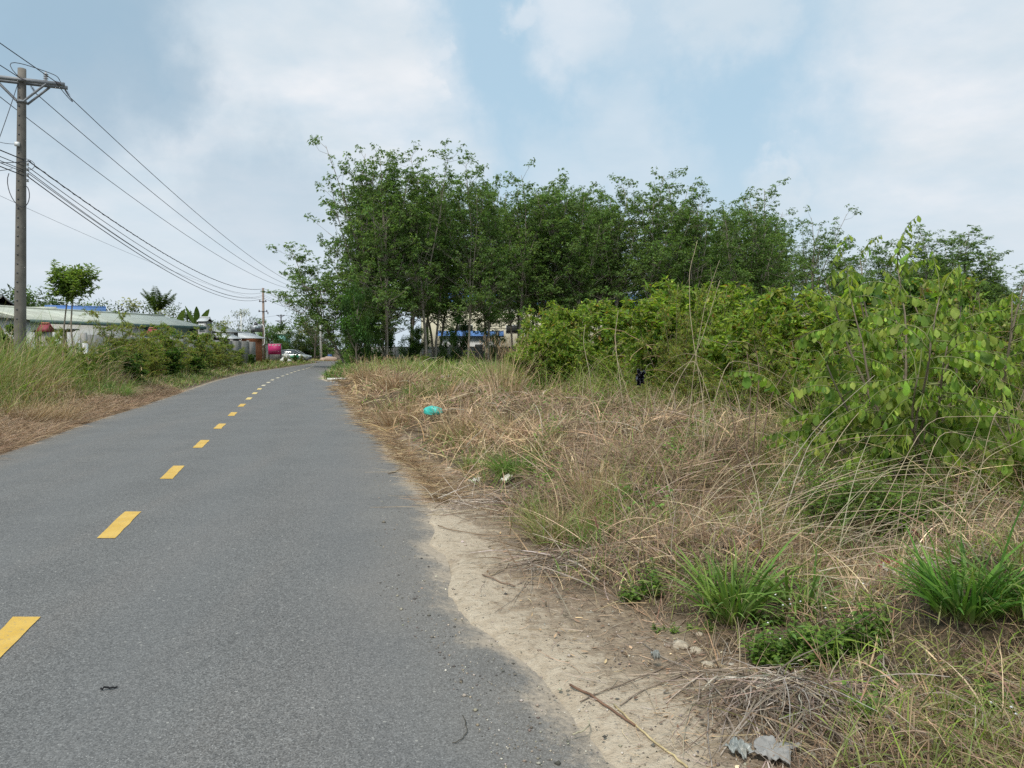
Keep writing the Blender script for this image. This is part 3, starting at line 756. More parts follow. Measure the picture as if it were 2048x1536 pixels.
# ------------------------------------------------------------------ shrubs
def shrub_mesh(h, rad, nst, nbr, lpb, LL, LW, pal, full=False, droop=.5, ob=.45, scol=(.20, .16, .11), srad=.014, blen=.45, fold=.3, curl=.25, low=.26, spray=.9, name='shrub', lab='', cat='shrub', mat=None, sub=True, dead=.04, flat=.25):
    st = MB(); lf = MB()
    seg0 = []; seg1 = []
    for s_ in range(nst):
        a = U(0, 2 * PI); l = U(.05, 1) ** .7 * math.atan2(rad * 1.1, h)
        hh = h * U(.50, 1.05) * (1 - .12 * l)
        pts = curve_pts((U(-.1, .1) * rad, U(-.1, .1) * rad, -.05), (math.cos(a) * math.sin(l), math.sin(a) * math.sin(l), math.cos(l)), hh, 8, .09, .03)
        st.tube(pts, np.linspace(srad, srad * .25, 9), 5, scol)
        nb = max(2, int(nbr / nst))
        for t in np.sort(low + (1 - low) * RNG.random(nb) ** .75):
            i = min(7, int(t * 8)); p = pts[i] + (pts[i + 1] - pts[i]) * (t * 8 - i)
            aa = U(0, 2 * PI); el = U(-.15, .95)
            d = np.array([math.cos(aa) * math.cos(el), math.sin(aa) * math.cos(el), math.sin(el)])
            bl = blen * U(.5, 1.25) * (1.15 - .6 * t)
            mid = p + d * bl * .5; tip = mid + unit(d + np.array([0, 0, -.25 * droop]) + RNG.normal(0, .18, 3)) * bl * .5
            seg0 += [p, mid]; seg1 += [mid, tip]
            if sub:
                for q in range(2):
                    d2 = unit(d + RNG.normal(0, .7, 3)); e2 = mid + d2 * bl * U(.35, .7)
                    seg0.append(mid); seg1.append(e2)
    s0 = np.array(seg0); s1 = np.array(seg1)
    st.sticks(s0, s1, srad * .28, srad * .16, scol, 3)
    m_ = len(s0); t = RNG.random((m_, lpb)); base = (s0[:, None] + (s1 - s0)[:, None] * t[..., None]).reshape(-1, 3)
    ax = np.repeat(unit(s1 - s0), lpb, 0)
    k = len(base)
    d = unit(ax * U(.2, .8, (k, 1)) + unit(RNG.normal(0, 1, (k, 3))) * spray + np.array([0, 0, -droop]) * U(.4, 1.6, (k, 1)))
    nrm = unit(np.array([0, 0, 1.]) + RNG.normal(0, flat * 2, (k, 3)))
    sz = np.exp(RNG.normal(0, .22, k))
    col = pick(pal, k, .16)
    dd = RNG.random(k) < dead; col[dd] = pick([(.33, .27, .06), (.25, .15, .06), (.36, .22, .07)], dd.sum(), .2)
    lf.leaves(base, d, nrm, LL * sz, LW * sz, col, full, fold, curl, ob)
    root = thing(name, lab, cat)
    st.build('stem', TWIG, root); lf.build('foliage', mat or LEAF, root)
    return root

SH = {}
for v in range(2):
    SH['Y', v] = shrub_mesh(2.5, 1.2, 12, 130, 9, .10, .044, P_YELL[:3] + P_OLIVE[:2] + P_GREEN[:2], droop=.35, blen=.5, name='shrub')
    SH['G', v] = shrub_mesh(2.5, 1.2, 13, 140, 9, .09, .040, P_GREEN[:4] + P_OLIVE, droop=.4, blen=.5, name='shrub')
    SH['S', v] = shrub_mesh(2.5, .55, 4, 84, 10, .10, .042, P_YELL[:3] + P_GREEN[:3] + P_OLIVE[:1], droop=.25, blen=.55, low=.35, srad=.013, name='sapling')
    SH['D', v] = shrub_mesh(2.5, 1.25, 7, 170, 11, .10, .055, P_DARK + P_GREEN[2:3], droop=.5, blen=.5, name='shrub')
    SH['F', v] = shrub_mesh(2.5, 1.15, 14, 200, 12, .07, .019, P_OLIVE + P_YELL[:1] + P_GREEN[:1], droop=.1, blen=.55, name='shrub', dead=.10)     # feathery, fine leaflets
SHH = {k: top_of(v) for k, v in SH.items()}
CNT = {'S': 0, 'Y': 0, 'G': 0, 'D': 0, 'F': 0}
def plant(kind, px, Yd, top, label, group, wide=1.0, cat='shrub', name='shrub'):
    x = (px - CX) / F * Yd; z = float(gz(x, Yd)); h = (698 - top) * Yd / F + EYE - z
    k = CNT[kind] % 2; CNT[kind] += 1
    s_ = h / (SHH[kind, k] * .95)
    return dup(SH[kind, k], (x, Yd, z - .03), U(0, 6.28), (s_ * wide, s_ * wide, s_), label, cat, group, name)
TH = 'shrubs of the thicket right of the road'
for a in [('Y', 1085, 24, 640, 'yellow green bush behind the tall feathery dry tussock', 1.0), ('Y', 1150, 27, 618, 'yellow green bush second from the left, in front of the rubber trees', .9),
          ('G', 1215, 26, 650, 'mid green bush right of the two yellow green ones', .9), ('D', 1290, 32, 650, 'dark bush in the gap behind the black bag', .8),
          ('F', 1352, 17, 575, 'feathery yellow tipped shrub left of the brightest bush', .62), ('Y', 1462, 18, 585, 'brightest lime coloured bush in the middle of the thicket', .8),
          ('F', 1545, 20, 605, 'fine leaved olive shrub right of the lime coloured bush', 1.0), ('G', 1625, 17, 628, 'mid green shrub at the centre right of the thicket', 1.0),
          ('F', 1580, 13.5, 655, 'fine leaved olive shrub in the front of the thicket', 1.0), ('Y', 1300, 23, 655, 'small lime coloured sapling left of the crossing dry stalks', .7),
          ('D', 1745, 14, 560, 'dark leafy shrub just left behind the broad leaved shrub', .9), ('G', 1900, 12, 560, 'mid green shrub behind the right half of the broad leaved shrub', .9),
          ('G', 2010, 11, 575, 'green shrub at the right border of the view', .9), ('F', 1690, 11.5, 690, 'olive fine leaved shrub below the broad leaved one', .9),
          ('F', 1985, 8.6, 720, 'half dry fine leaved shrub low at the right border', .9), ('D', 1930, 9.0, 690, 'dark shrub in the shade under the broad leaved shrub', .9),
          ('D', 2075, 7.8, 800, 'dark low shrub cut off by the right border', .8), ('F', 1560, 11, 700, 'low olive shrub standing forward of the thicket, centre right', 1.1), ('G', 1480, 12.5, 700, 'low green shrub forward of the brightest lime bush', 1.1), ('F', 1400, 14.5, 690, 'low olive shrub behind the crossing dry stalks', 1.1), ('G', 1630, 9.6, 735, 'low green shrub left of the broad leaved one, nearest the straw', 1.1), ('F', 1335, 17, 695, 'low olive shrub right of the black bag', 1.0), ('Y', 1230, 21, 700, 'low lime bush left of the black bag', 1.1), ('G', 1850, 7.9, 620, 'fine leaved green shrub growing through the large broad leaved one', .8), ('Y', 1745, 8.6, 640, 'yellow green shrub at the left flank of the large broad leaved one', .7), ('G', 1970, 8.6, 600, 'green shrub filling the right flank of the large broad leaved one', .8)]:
    plant(*a[:5], TH, a[5])
for i in range(72):
    Yd = float(np.exp(U(math.log(12), math.log(34)))); px = U(1040, 1900); x = (px - CX) / F * Yd
    if scrub(x, Yd) < .2: continue
    plant('S', px, Yd, np.interp(px, [1040, 1200, 1350, 1700, 1900], [648, 622, 590, 605, 570]) + U(-34, 44), 'thin leafy lime green sapling rising out of the thicket in front of the grove', 'saplings rising out of the thicket', U(.8, 1.4), name='sapling', cat='sapling')
for i in range(84):                                       # the rest of the thicket, all alike
    Yd = float(np.exp(U(math.log(13), math.log(44)))); px = U(1000, 2180)
    x = (px - CX) / F * Yd
    if scrub(x, Yd) < .4: continue
    kind = ['G', 'F', 'Y', 'G', 'F', 'D'][RNG.integers(6)]
    plant(kind, px, Yd, np.interp(px, [1000, 1230, 1400, 1700, 2050], [665, 650, 632, 628, 585]) + U(-12, 75), 'green shrub massed in the deep of the thicket behind the nearer bushes', 'shrubs massed in the deep of the thicket', U(.9, 1.25))
for px, Yd, top, lab in ((880, 46, 712, 'low green bush at the foot of the rubber trees, left of the fawn tussock'), (935, 50, 700, 'mid green bush at the foot of the rubber trees, right of the low one'),
                         (850, 58, 705, 'round green weed clump between two rubber trunks'), (755, 60, 712, 'small dark bush beside the leftmost pale trunks')):
    plant('G', px, Yd, top, lab, TH, 1.2)

# the broad leaved shrub close by on the right: long drooping sprays of obovate leaves
def broad_shrub(label, x, y, stems, extra=0, seed_leaf=.078):
    z = float(gz(x, y)); st = MB(); lf = MB()
    root = thing('broad_leaved_shrub', label, 'shrub', (x, y, z))
    for (az, lean, hh, nb) in stems:
        pts = curve_pts((U(-.08, .08), U(-.08, .08), -.05), (math.cos(az) * math.sin(lean), math.sin(az) * math.sin(lean), math.cos(lean)), hh, 9, .06, .02)
        st.tube(pts, np.linspace(.020, .005, 10), 6, (.22, .18, .13))
        sprays = []
        for t in np.linspace(.18, 1.0, nb):
            i = min(8, int(t * 9)); p = pts[i] + (pts[min(i + 1, 9)] - pts[i]) * (t * 9 - i)
            aa = U(0, 2 * PI); el = U(.0, .8) if t < .93 else U(.9, 1.4)
            d = np.array([math.cos(aa) * math.cos(el), math.sin(aa) * math.cos(el), math.sin(el)])
            sprays.append(curve_pts(p, d, U(.42, .85) * (1.15 - .45 * t), 6, .09, -.19))
        for sp in sprays:
            st.tube(sp, np.linspace(.0055, .002, 7), 4, (.20, .22, .09))
            m_ = RNG.integers(17, 26); tt = np.linspace(.18, 1, m_); idx = np.clip((tt * 6).astype(int), 0, 5)
            b0 = sp[idx] + (sp[idx + 1] - sp[idx]) * (tt * 6 - idx)[:, None]
            ax = unit(sp[idx + 1] - sp[idx]); sd_ = unit(np.cross(ax, np.array([0, 0, 1.]))) * np.where(np.arange(m_) % 2, 1, -1)[:, None]
            d = unit(sd_ * U(.35, .8, (m_, 1)) + ax * .35 + np.array([0, 0, -1.]) * U(.7, 1.5, (m_, 1)) + RNG.normal(0, .20, (m_, 3)))
            nr = unit(np.array([0, 0, 1.]) + sd_ * .7 + RNG.normal(0, .25, (m_, 3)))
            L = .92 * seed_leaf * np.exp(RNG.normal(0, .34, m_)) * (1.1 - .35 * tt)
            lf.leaves(b0, d, nr, L, L * .56, pick(P_OBOV, m_, .22), True, U(.1, .5), U(.05, .45), .62)
    st.build('stem', TWIG, root); lf.build('foliage', LEAF, root)
    return root
x0, y0 = 3.55, 6.9
BL = 'broad leaved shrubs on the right'
broad_shrub('large broad leaved shrub with drooping light green sprays, nearest on the right', 3.6, 7.0, [(2.4, .16, 2.25, 26), (3.3, .52, 1.95, 24), (2.6, .36, 2.15, 24), (.3, .34, 1.9, 18), (3.6, .66, 1.45, 18), (5.0, .3, 1.6, 16), (1.0, .25, 1.95, 18), (4.2, .5, 1.3, 16), (5.6, .5, 1.6, 15), (2.9, .80, 1.4, 15), (3.9, .35, 1.7, 16), (.6, .55, 1.6, 14)])
broad_shrub('broad leaved shrub with one tall bare tipped shoot at the right border', 5.05, 7.9, [(1.2, .05, 2.6, 13), (3.0, .35, 2.1, 13), (.2, .35, 2.0, 12), (4.5, .3, 1.9, 12), (2.2, .5, 1.8, 10)])
broad_shrub('sparse broad leaved sapling poking above the thicket left of the large one', 4.75, 9.6, [(2.2, .10, 2.6, 11), (3.6, .35, 2.3, 9), (.7, .3, 2.3, 8)], 0, .09)
broad_shrub('low broad leaved shrub with dark lobed leaves under the right border', 4.5, 6.6, [(2.5, .6, .9, 9), (3.5, .5, 1.0, 9), (1.2, .4, .9, 8), (4.6, .6, .9, 8)], 0, .11)
for o in list(COL.objects):
    if o.name.startswith('broad_leaved_shrub'): o['group'] = BL
# ------------------------------------------------------------------ rubber trees
def rubber_tree(H, spread, lean=0., low=.22, pal=P_TREE, nlead=4, leafL=.205, trunk_r=.13, dens=1.0, name='rubber_tree'):
    st = MB(); lf = MB()
    tcol = np.array([.30, .26, .21])
    tips = []; s0 = []; s1 = []; rr = []
    # trunk and ascending leaders
    tr = curve_pts((0, 0, -.2), (lean, 0, 1), H * .55, 10, .035, .01)
    st.tube(tr, np.linspace(trunk_r, trunk_r * .62, 11), 7, tcol)
    leaders = []
    for q in range(nlead):
        k = 5 + q * 5 // max(1, nlead - 1) if nlead > 1 else 10
        k = min(10, k); a = q * 2.4 + U(-.5, .5); l = U(.14, .46) if q < nlead - 1 else .05
        hh = (H * U(.90, 1.0) if q == nlead - 1 else H * U(.72, .96)) - tr[k][2]
        ld = curve_pts(tr[k], (math.cos(a) * math.sin(l) + lean * .6, math.sin(a) * math.sin(l), math.cos(l)), hh, 10, .05, .035)
        st.tube(ld, np.linspace(trunk_r * .5, .018, 11), 5, tcol * .95); leaders.append(ld)
    # low side limbs on the bole, sparse
    for t in np.linspace(low, .95, 13):
        i = min(9, int(t * 10)); leaders.append(None)
        a = U(0, 7); el = U(.15, .75); d = np.array([math.cos(a) * math.cos(el), math.sin(a) * math.cos(el), math.sin(el)])
        leaders[-1] = curve_pts(tr[i], d, spread * U(.35, .75), 6, .10, .06)
        st.tube(leaders[-1], np.linspace(.035, .012, 7), 4, tcol * .9)
    for ld in leaders:
        n_ = len(ld) - 1; Ln = np.linalg.norm(np.diff(ld, axis=0), axis=1).sum()
        nb = int(max(4, Ln * 2.5 * dens))
        for t in np.sort(U(.22, 1.0, nb)):
            i = min(n_ - 1, int(t * n_)); p = ld[i] + (ld[i + 1] - ld[i]) * (t * n_ - i)
            a = U(0, 7); el = U(.1, 1.0); d = np.array([math.cos(a) * math.cos(el), math.sin(a) * math.cos(el), math.sin(el)])
            bl = spread * U(.22, .52) * (1.2 - .62 * t) * .8 + .25
            m1 = p + d * bl * .55; e1 = m1 + unit(d + np.array([0, 0, .25]) + RNG.normal(0, .2, 3)) * bl * .45
            s0 += [p, m1]; s1 += [m1, e1]; rr += [.017, .012]; tips.append(e1)
            for q in range(RNG.integers(2, 5)):
                o = p + (e1 - p) * U(.35, .95); dd = unit(d + RNG.normal(0, .75, 3) + np.array([0, 0, .35])); e2 = o + dd * U(.3, .75)
                s0.append(o); s1.append(e2); rr.append(.008); tips.append(e2)
    rr = np.array(rr); st.sticks(s0, s1, rr, rr * .6, tcol * .8, 3)
    # umbrella-like whorls of drooping three-part leaves
    T = np.array(tips); n = len(T); K = 7
    a = U(0, 7, (n, K)); el = U(-.25, 1.0, (n, K)); pl = U(.08, .30, (n, K))
    pd = np.stack([np.cos(a) * np.cos(el), np.sin(a) * np.cos(el), np.sin(el)], -1)
    hub = (T[:, None] + pd * pl[..., None]).reshape(-1, 3); pd = pd.reshape(-1, 3)
    for j in (-1, 0, 1):
        side = np.cross(pd, np.array([0, 0, 1.])) * j * .8
        d = unit(pd * .8 + side + np.array([0, 0, -.75]) * U(.4, 1.5, (len(pd), 1)))
        sz = np.exp(RNG.normal(0, .2, len(pd)))
        cc = np.repeat(pick(pal, n, .2), K, 0) * np.exp(RNG.normal(0, .12, (n * K, 1)))
        lf.leaves(hub, d, unit(np.array([0, 0, 1.]) + RNG.normal(0, .35, (len(pd), 3))), leafL * sz, leafL * .40 * sz, cc, False, .25, .25)
    root = thing(name, '', 'tree')
    st.build('trunk', BARK, root); lf.build('crown', LEAFD, root)
    return root, n * K * 3
TR = {}
def mk(key, *a, **k):
    r, nl = rubber_tree(*a, **k); TR[key] = r; print('tree', key, nl)
mk('a', 18, 7.2, nlead=6, low=.42, dens=1.0); mk('b', 18, 6.2, nlead=5, low=.40, dens=1.05); mk('c', 18, 6.8, nlead=6, low=.46, dens=1.1); mk('d', 18, 5.4, nlead=4, low=.42); mk('e', 18, 6.6, nlead=5, low=.38, pal=P_TREE[:4] + [(.08, .14, .03)])
mk('edge', 18, 8.0, nlead=7, low=.14, trunk_r=.16, dens=1.1)
mk('lean', 11, 6.5, lean=-.35, nlead=5, low=.2, trunk_r=.10)
mk('sparse', 18, 7.2, nlead=6, low=.34, dens=.62)
TRH = {k: apex_of(v) for k, v in TR.items()}
RT = 'rubber trees of the grove'
def rt(key, px, Yd, top, label, group=RT, wide=1.0, H=18., rz=None, name='rubber_tree'):
    ax, ay, az = TRH[key]; T = D(px, top, Yd); s_ = T[2] / az
    a = U(0, 6.28) if rz is None else rz; k = s_ * wide * .55
    x = T[0] - k * (ax * math.cos(a) - ay * math.sin(a)); y = Yd - k * (ax * math.sin(a) + ay * math.cos(a))   # its highest shoot stands where surveyed
    return dup(TR[key], (x, y, float(gz(x, y)) - .05), a, (s_ * wide, s_ * wide, s_), label, 'tree', group, name)
for a in [('edge', 775, 66, 300, 'tall many stemmed rubber tree with pale trunks at the left end of the grove', .95),
          ('edge', 728, 70, 352, 'leafy rubber tree filling the left flank of the grove above the road', .8),
          ('e', 722, 74, 420, 'lower leafy rubber tree at the very left edge of the grove, behind the creeper', 1.0),
          ('sparse', 725, 68, 285, 'thin topped rubber tree leaning over the road at the left end of the grove', .9),
          ('a', 840, 68, 284, 'tallest dense rubber tree right behind the pale trunks', 1.0),
          ('b', 885, 72, 345, 'rubber tree in the dip between the first two tall tops of the grove', 1.0),
          ('a', 938, 70, 308, 'rubber tree with a pointed top, third summit of the grove from the left', .9),
          ('e', 990, 74, 350, 'rubber tree to the right of the pointed top', 1.0),
          ('sparse', 1052, 75, 322, 'loose topped rubber tree showing sky through its upper twigs', 1.0),
          ('c', 1110, 77, 362, 'rubber tree with a rounded top right of the loose topped one', 1.0),
          ('c', 1138, 78, 352, 'rubber tree just left of the pale trunk before the cream wall', 1.1),
          ('a', 1205, 81, 372, 'broad rubber tree behind and right of that pale trunk', 1.0),
          ('b', 1175, 76, 366, 'dense rubber tree with a pale trunk before the cream warehouse wall', 1.0),
          ('a', 1238, 80, 372, 'dense flat topped rubber tree in the middle of the grove', .9),
          ('a', 1305, 80, 334, 'highest rubber tree of the right half of the grove, with a twin', 1.0),
          ('sparse', 1352, 82, 338, 'thin twin behind the highest rubber tree of the right half', 1.0),
          ('e', 1405, 84, 366, 'rubber tree sloping down right of the thin twin', 1.0),
          ('c', 1470, 88, 400, 'rubber tree in the notch before the last open crown', 1.0),
          ('sparse', 1550, 88, 356, 'open crowned rubber tree with sky showing through, last tall one on the right', 1.1),
          ('sparse', 1618, 92, 412, 'lower open crowned rubber tree stepping down at the right end', 1.0),
          ('d', 1675, 98, 468, 'small rubber tree at the right foot of the grove', 1.2),
          ('e', 1770, 108, 482, 'far rubber tree left of the rounded far crown', 1.3),
          ('c', 1835, 110, 448, 'rounded far rubber tree behind the broad leaved shrub', 1.3),
          ('d', 1920, 112, 456, 'far rubber tree with a narrow pointed crown near the right border', 1.6),
          ('b', 1985, 116, 492, 'low far rubber tree closest to the right border', 1.4)]:
    rt(*a[:5], RT, a[5])
rt('lean', 634, 67, 484, 'low rubber tree whose boughs reach out left over the road', RT, 1.15, 11., rz=.15)
for i in range(60):                                       # trunks and crowns filling the rows behind
    px = U(760, 2050); Yf = np.interp(px, [700, 1000, 1300, 1550, 1700, 2050], [70, 78, 84, 92, 104, 120]); Yd = Yf + U(2, 26)
    top = np.interp(px, [760, 840, 1000, 1300, 1420, 1550, 1650, 1720, 1850, 2050], [350, 320, 360, 375, 400, 410, 460, 505, 490, 530]) + U(0, 60)
    rt('abcde'[i % 5], px, Yd, top, 'slender rubber tree deep in the grove, behind the front row', 'slender rubber trees deep in the grove', U(.8, 1.1))

# dark evergreen regrowth under and beside the trees
def round_tree(key, H, rad, pal, trunk_h=.25, n=2600, LL=.24, LW=.11, clump=26, name='bushy_tree', airy=1.0, tw=.12, mat=None):
    st = MB(); lf = MB()
    tr = curve_pts((0, 0, -.1), (U(-.1, .1), U(-.1, .1), 1), H * .75, 7, .08, .03)
    st.tube(tr, np.linspace(tw, tw * .35, 8), 6, (.22, .19, .15))
    cs = []
    for q in range(clump):
        a = U(0, 7); z = U(trunk_h, 1.0); r = rad * math.sqrt(max(.02, 1 - ((z - (.5 + trunk_h * .4)) / .62) ** 2)) * U(.25, 1.0)
        c = np.array([r * math.cos(a), r * math.sin(a), H * z - .2]); cs.append(c)
        i = min(6, int(z * .8 * 7)); st.sticks(tr[i][None], c[None], tw * .28, .012, (.22, .19, .15), 4)
    cs = np.array(cs); k = n // clump
    rc = U(.32, .62, clump) * rad * .62
    off = unit(RNG.normal(0, 1, (clump, k, 3))) * (RNG.random((clump, k, 1)) ** .55) * rc[:, None, None] * np.array([1, 1, .75]) * airy
    pos = (cs[:, None] + off).reshape(-1, 3); m_ = len(pos)
    d = unit(unit(off.reshape(-1, 3)) + RNG.normal(0, .7, (m_, 3)) + np.array([0, 0, -.35]))
    cc = np.repeat(pick(pal, clump, .16), k, 0) * np.exp(RNG.normal(0, .16, (m_, 1)))
    sz = np.exp(RNG.normal(0, .2, m_))
    lf.leaves(pos, d, unit(np.array([0, 0, 1.]) + RNG.normal(0, .5, (m_, 3))), LL * sz, LW * sz, cc)
    root = thing(name, '', 'tree')
    st.build('trunk', BARK, root); lf.build('crown', mat or LEAFD, root); TR[key] = root
P_FAR = [(.07, .115, .04), (.085, .13, .05), (.06, .10, .037), (.10, .145, .05)]
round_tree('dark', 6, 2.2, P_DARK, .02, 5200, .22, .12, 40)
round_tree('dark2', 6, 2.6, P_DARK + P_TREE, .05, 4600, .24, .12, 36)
round_tree('far', 7, 3.4, P_FAR, .10, 4200, .30, .15, 40)
round_tree('far2', 7, 3.0, P_FAR[:2] + P_GREEN[:1], .18, 3400, .30, .15, 30)
round_tree('airy', 7, 2.6, P_FAR + P_OLIVE[:1], .35, 1500, .24, .12, 24, airy=1.25)
def bt(key, px, Yd, top, label, group, wide=1.0, H=6., name='bushy_tree', cat='tree'):
    x = (px - CX) / F * Yd; h = (698 - top) * Yd / F + EYE; s_ = h / top_of(TR[key])
    return dup(TR[key], (x, Yd, float(gz(x, Yd))), U(0, 6.28), (s_ * wide, s_ * wide, s_), label, cat, group, name)
UG = 'dark regrowth under the rubber trees'
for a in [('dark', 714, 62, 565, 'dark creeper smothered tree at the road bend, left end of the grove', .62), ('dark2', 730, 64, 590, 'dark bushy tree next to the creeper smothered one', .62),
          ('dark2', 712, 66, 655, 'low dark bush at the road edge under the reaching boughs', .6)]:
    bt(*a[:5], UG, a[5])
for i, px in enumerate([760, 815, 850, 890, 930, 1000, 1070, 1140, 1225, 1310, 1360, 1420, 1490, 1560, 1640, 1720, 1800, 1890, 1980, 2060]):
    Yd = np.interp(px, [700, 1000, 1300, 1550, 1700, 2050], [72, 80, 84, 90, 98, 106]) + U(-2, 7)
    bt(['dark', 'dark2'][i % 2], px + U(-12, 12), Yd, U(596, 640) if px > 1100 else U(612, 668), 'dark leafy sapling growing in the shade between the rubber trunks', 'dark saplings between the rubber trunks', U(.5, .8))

# ------------------------------------------------------------------ far trees, left and beyond the crossing
FG = 'trees beyond the houses on the left'
for a in [('far', 8, 82, 575, 'tree behind the grey roof at the left border', 1.0), ('far2', 78, 84, 572, 'leafy tree showing right of the near utility pole', 1.0), ('far', 125, 92, 600, 'low tree line clump behind the slender tree', 1.2),
          ('far2', 180, 95, 602, 'low grey green tree above the blue roof', 1.2), ('far', 238, 78, 598, 'leafy tree at the right end of the blue roof', .9), ('airy', 268, 76, 600, 'airy tree with light gaps left of the coconut palm', 1.2),
          ('far', 345, 96, 598, 'round grey green tree right of the coconut palm', .9), ('far', 368, 99, 612, 'lower round tree behind the banana plant', .9), ('airy', 425, 100, 640, 'small airy tree behind the grey sheds', 1.2), ('far', 450, 112, 640, 'broad pale tree behind the grey sheds', 1.3), ('airy', 482, 104, 618, 'spindly tree with a bare pale stem above the sheds', .8),
          ('dark2', 536, 98, 636, 'dark round mango tree behind the pole with the equipment box', 1.1),
          ('far', 590, 118, 640, 'large bushy tree beyond the crossing, behind the parked car', 1.15), ('far2', 626, 122, 648, 'bushy tree beyond the crossing, behind the white pole', 1.2), ('far', 655, 124, 640, 'bushy tree beyond the crossing half hidden by the grove', 1.1), ('dark', 566, 121, 668, 'darker low bush at the left foot of the large bushy tree', 1.3), ('dark2', 640, 119, 690, 'dark hedge like bush behind the foot of the white pole', 2.2),
          ('airy', 630, 114, 592, 'pale half bare tree at the top of the white pole', .9)]:
    bt(*a[:5], FG, a[5], 7. if a[0] in ('far', 'far2', 'airy') else 6.)
# more distant tree line on both sides
for i in range(34):
    px = np.concatenate([np.linspace(-500, 560, 22), np.linspace(1500, 2600, 12)])[i]
    Yd = U(150, 200)
    bt(['far', 'far2'][i % 2], px + U(-15, 15), Yd, U(650, 664), 'hazy tree of the distant tree line', 'hazy trees of the distant tree line', 1.6, 7.)

# slender young tree on the left verge
def slender(label, px, Yd, top):
    x = (px - CX) / F * Yd; H = (698 - top) * Yd / F + EYE
    st = MB(); lf = MB(); root = thing('slender_tree', label, 'tree', (x, Yd, float(gz(x, Yd))))
    s0 = []; s1 = []
    for dx, top_ in ((.1, 1.0), (-.28, .93)):
        zt = np.linspace(0, H * .84 * top_, 9); k_ = zt / H
        pts = np.stack([dx + (.06 - dx) * sstep(.35, .85, k_) + .05 * np.sin(k_ * 9 + dx * 7) + (.12 if dx > 0 else -.08) * sstep(.7, .9, k_), .04 * np.cos(k_ * 7), zt - .1 * (zt == 0)], 1)
        st.tube(pts, np.linspace(.035, .018, 9), 6, (.26, .22, .17))
        for q in range(15):
            p = pts[-1] + (pts[6] - pts[-1]) * U(0, .7); a = U(0, 7); el = U(.1, 1.1)
            d = np.array([math.cos(a) * math.cos(el), math.sin(a) * math.cos(el), math.sin(el)]); br = curve_pts(p, d, H * U(.09, .19), 5, .12, .05)
            st.tube(br, np.linspace(.014, .004, 6), 4, (.26, .22, .17))
            for e in range(5):
                for z in range(3):
                    o = br[e] + (br[e + 1] - br[e]) * U(0, 1); e2 = o + unit(d + RNG.normal(0, .8, 3)) * U(.12, .35); s0.append(o); s1.append(e2)
    s0, s1 = np.array(s0), np.array(s1); st.sticks(s0, s1, .004, .002, (.24, .22, .14))
    t = RNG.random((len(s0), 9)); pos = (s0[:, None] + (s1 - s0)[:, None] * t[..., None]).reshape(-1, 3); n = len(pos)
    d = unit(np.repeat(unit(s1 - s0), 9, 0) * .5 + RNG.normal(0, .7, (n, 3)) * np.array([1, 1, .35]))
    lf.leaves(pos, d, unit(np.array([0, 0, 1.]) + RNG.normal(0, .3, (n, 3))), U(.10, .17, n), U(.05, .075, n), pick([(.19, .29, .07), (.24, .34, .085), (.14, .22, .055)], n))
    st.build('trunk', BARK, root); lf.build('crown', LEAF, root)
slender('slender young tree with an open flat crown right of the near utility pole', 143, 26, 522)

# coconut palm and banana plant behind the long house
def palm(label, px, Yd, top, nf=13, fl=2.7, tz=None):
    x = (px - CX) / F * Yd; H = (698 - top) * Yd / F + EYE; cz = H - fl * .75
    st = MB(); root = thing('coconut_palm', label, 'palm', (x, Yd, float(gz(x, Yd))))
    st.tube(curve_pts((0, 0, -.1), (.05, 0, 1), cz, 8, .02), np.linspace(.17, .11, 9), 8, (.28, .25, .21)); st.build('trunk', BARK, root)
    for k in range(nf):
        fr = MB(); a = k * 2.4; el = U(.95, 1.5)
        sp = curve_pts((0, 0, cz), (math.cos(a) * math.cos(el), math.sin(a) * math.cos(el), math.sin(el)), fl * U(.8, 1.1), 9, .03, -.10)
        fr.tube(sp, np.linspace(.03, .008, 10), 4, (.14, .17, .05))
        t = np.tile(np.linspace(.1, .99, 44), 2); i = np.clip((t * 9).astype(int), 0, 8); b0 = sp[i] + (sp[i + 1] - sp[i]) * (t * 9 - i)[:, None]
        ax = unit(sp[i + 1] - sp[i]); sd_ = unit(np.cross(ax, [0, 0, 1.])) * np.repeat([1, -1], 44)[:, None]
        d = unit(sd_ * .75 + ax * .6 + np.array([0, 0, -.5]) + RNG.normal(0, .1, (88, 3)))
        fr.leaves(b0, d, unit(np.array([0, 0, 1.]) + 0 * d), .75 * np.sin(np.clip(t, .1, .95) * PI) ** .5, .055, pick([(.07, .115, .035), (.09, .14, .04)], 88))
        fr.build('frond', LEAFD, root)
palm('coconut palm with upright fronds rising behind the long pale roof', 318, 84, 590)
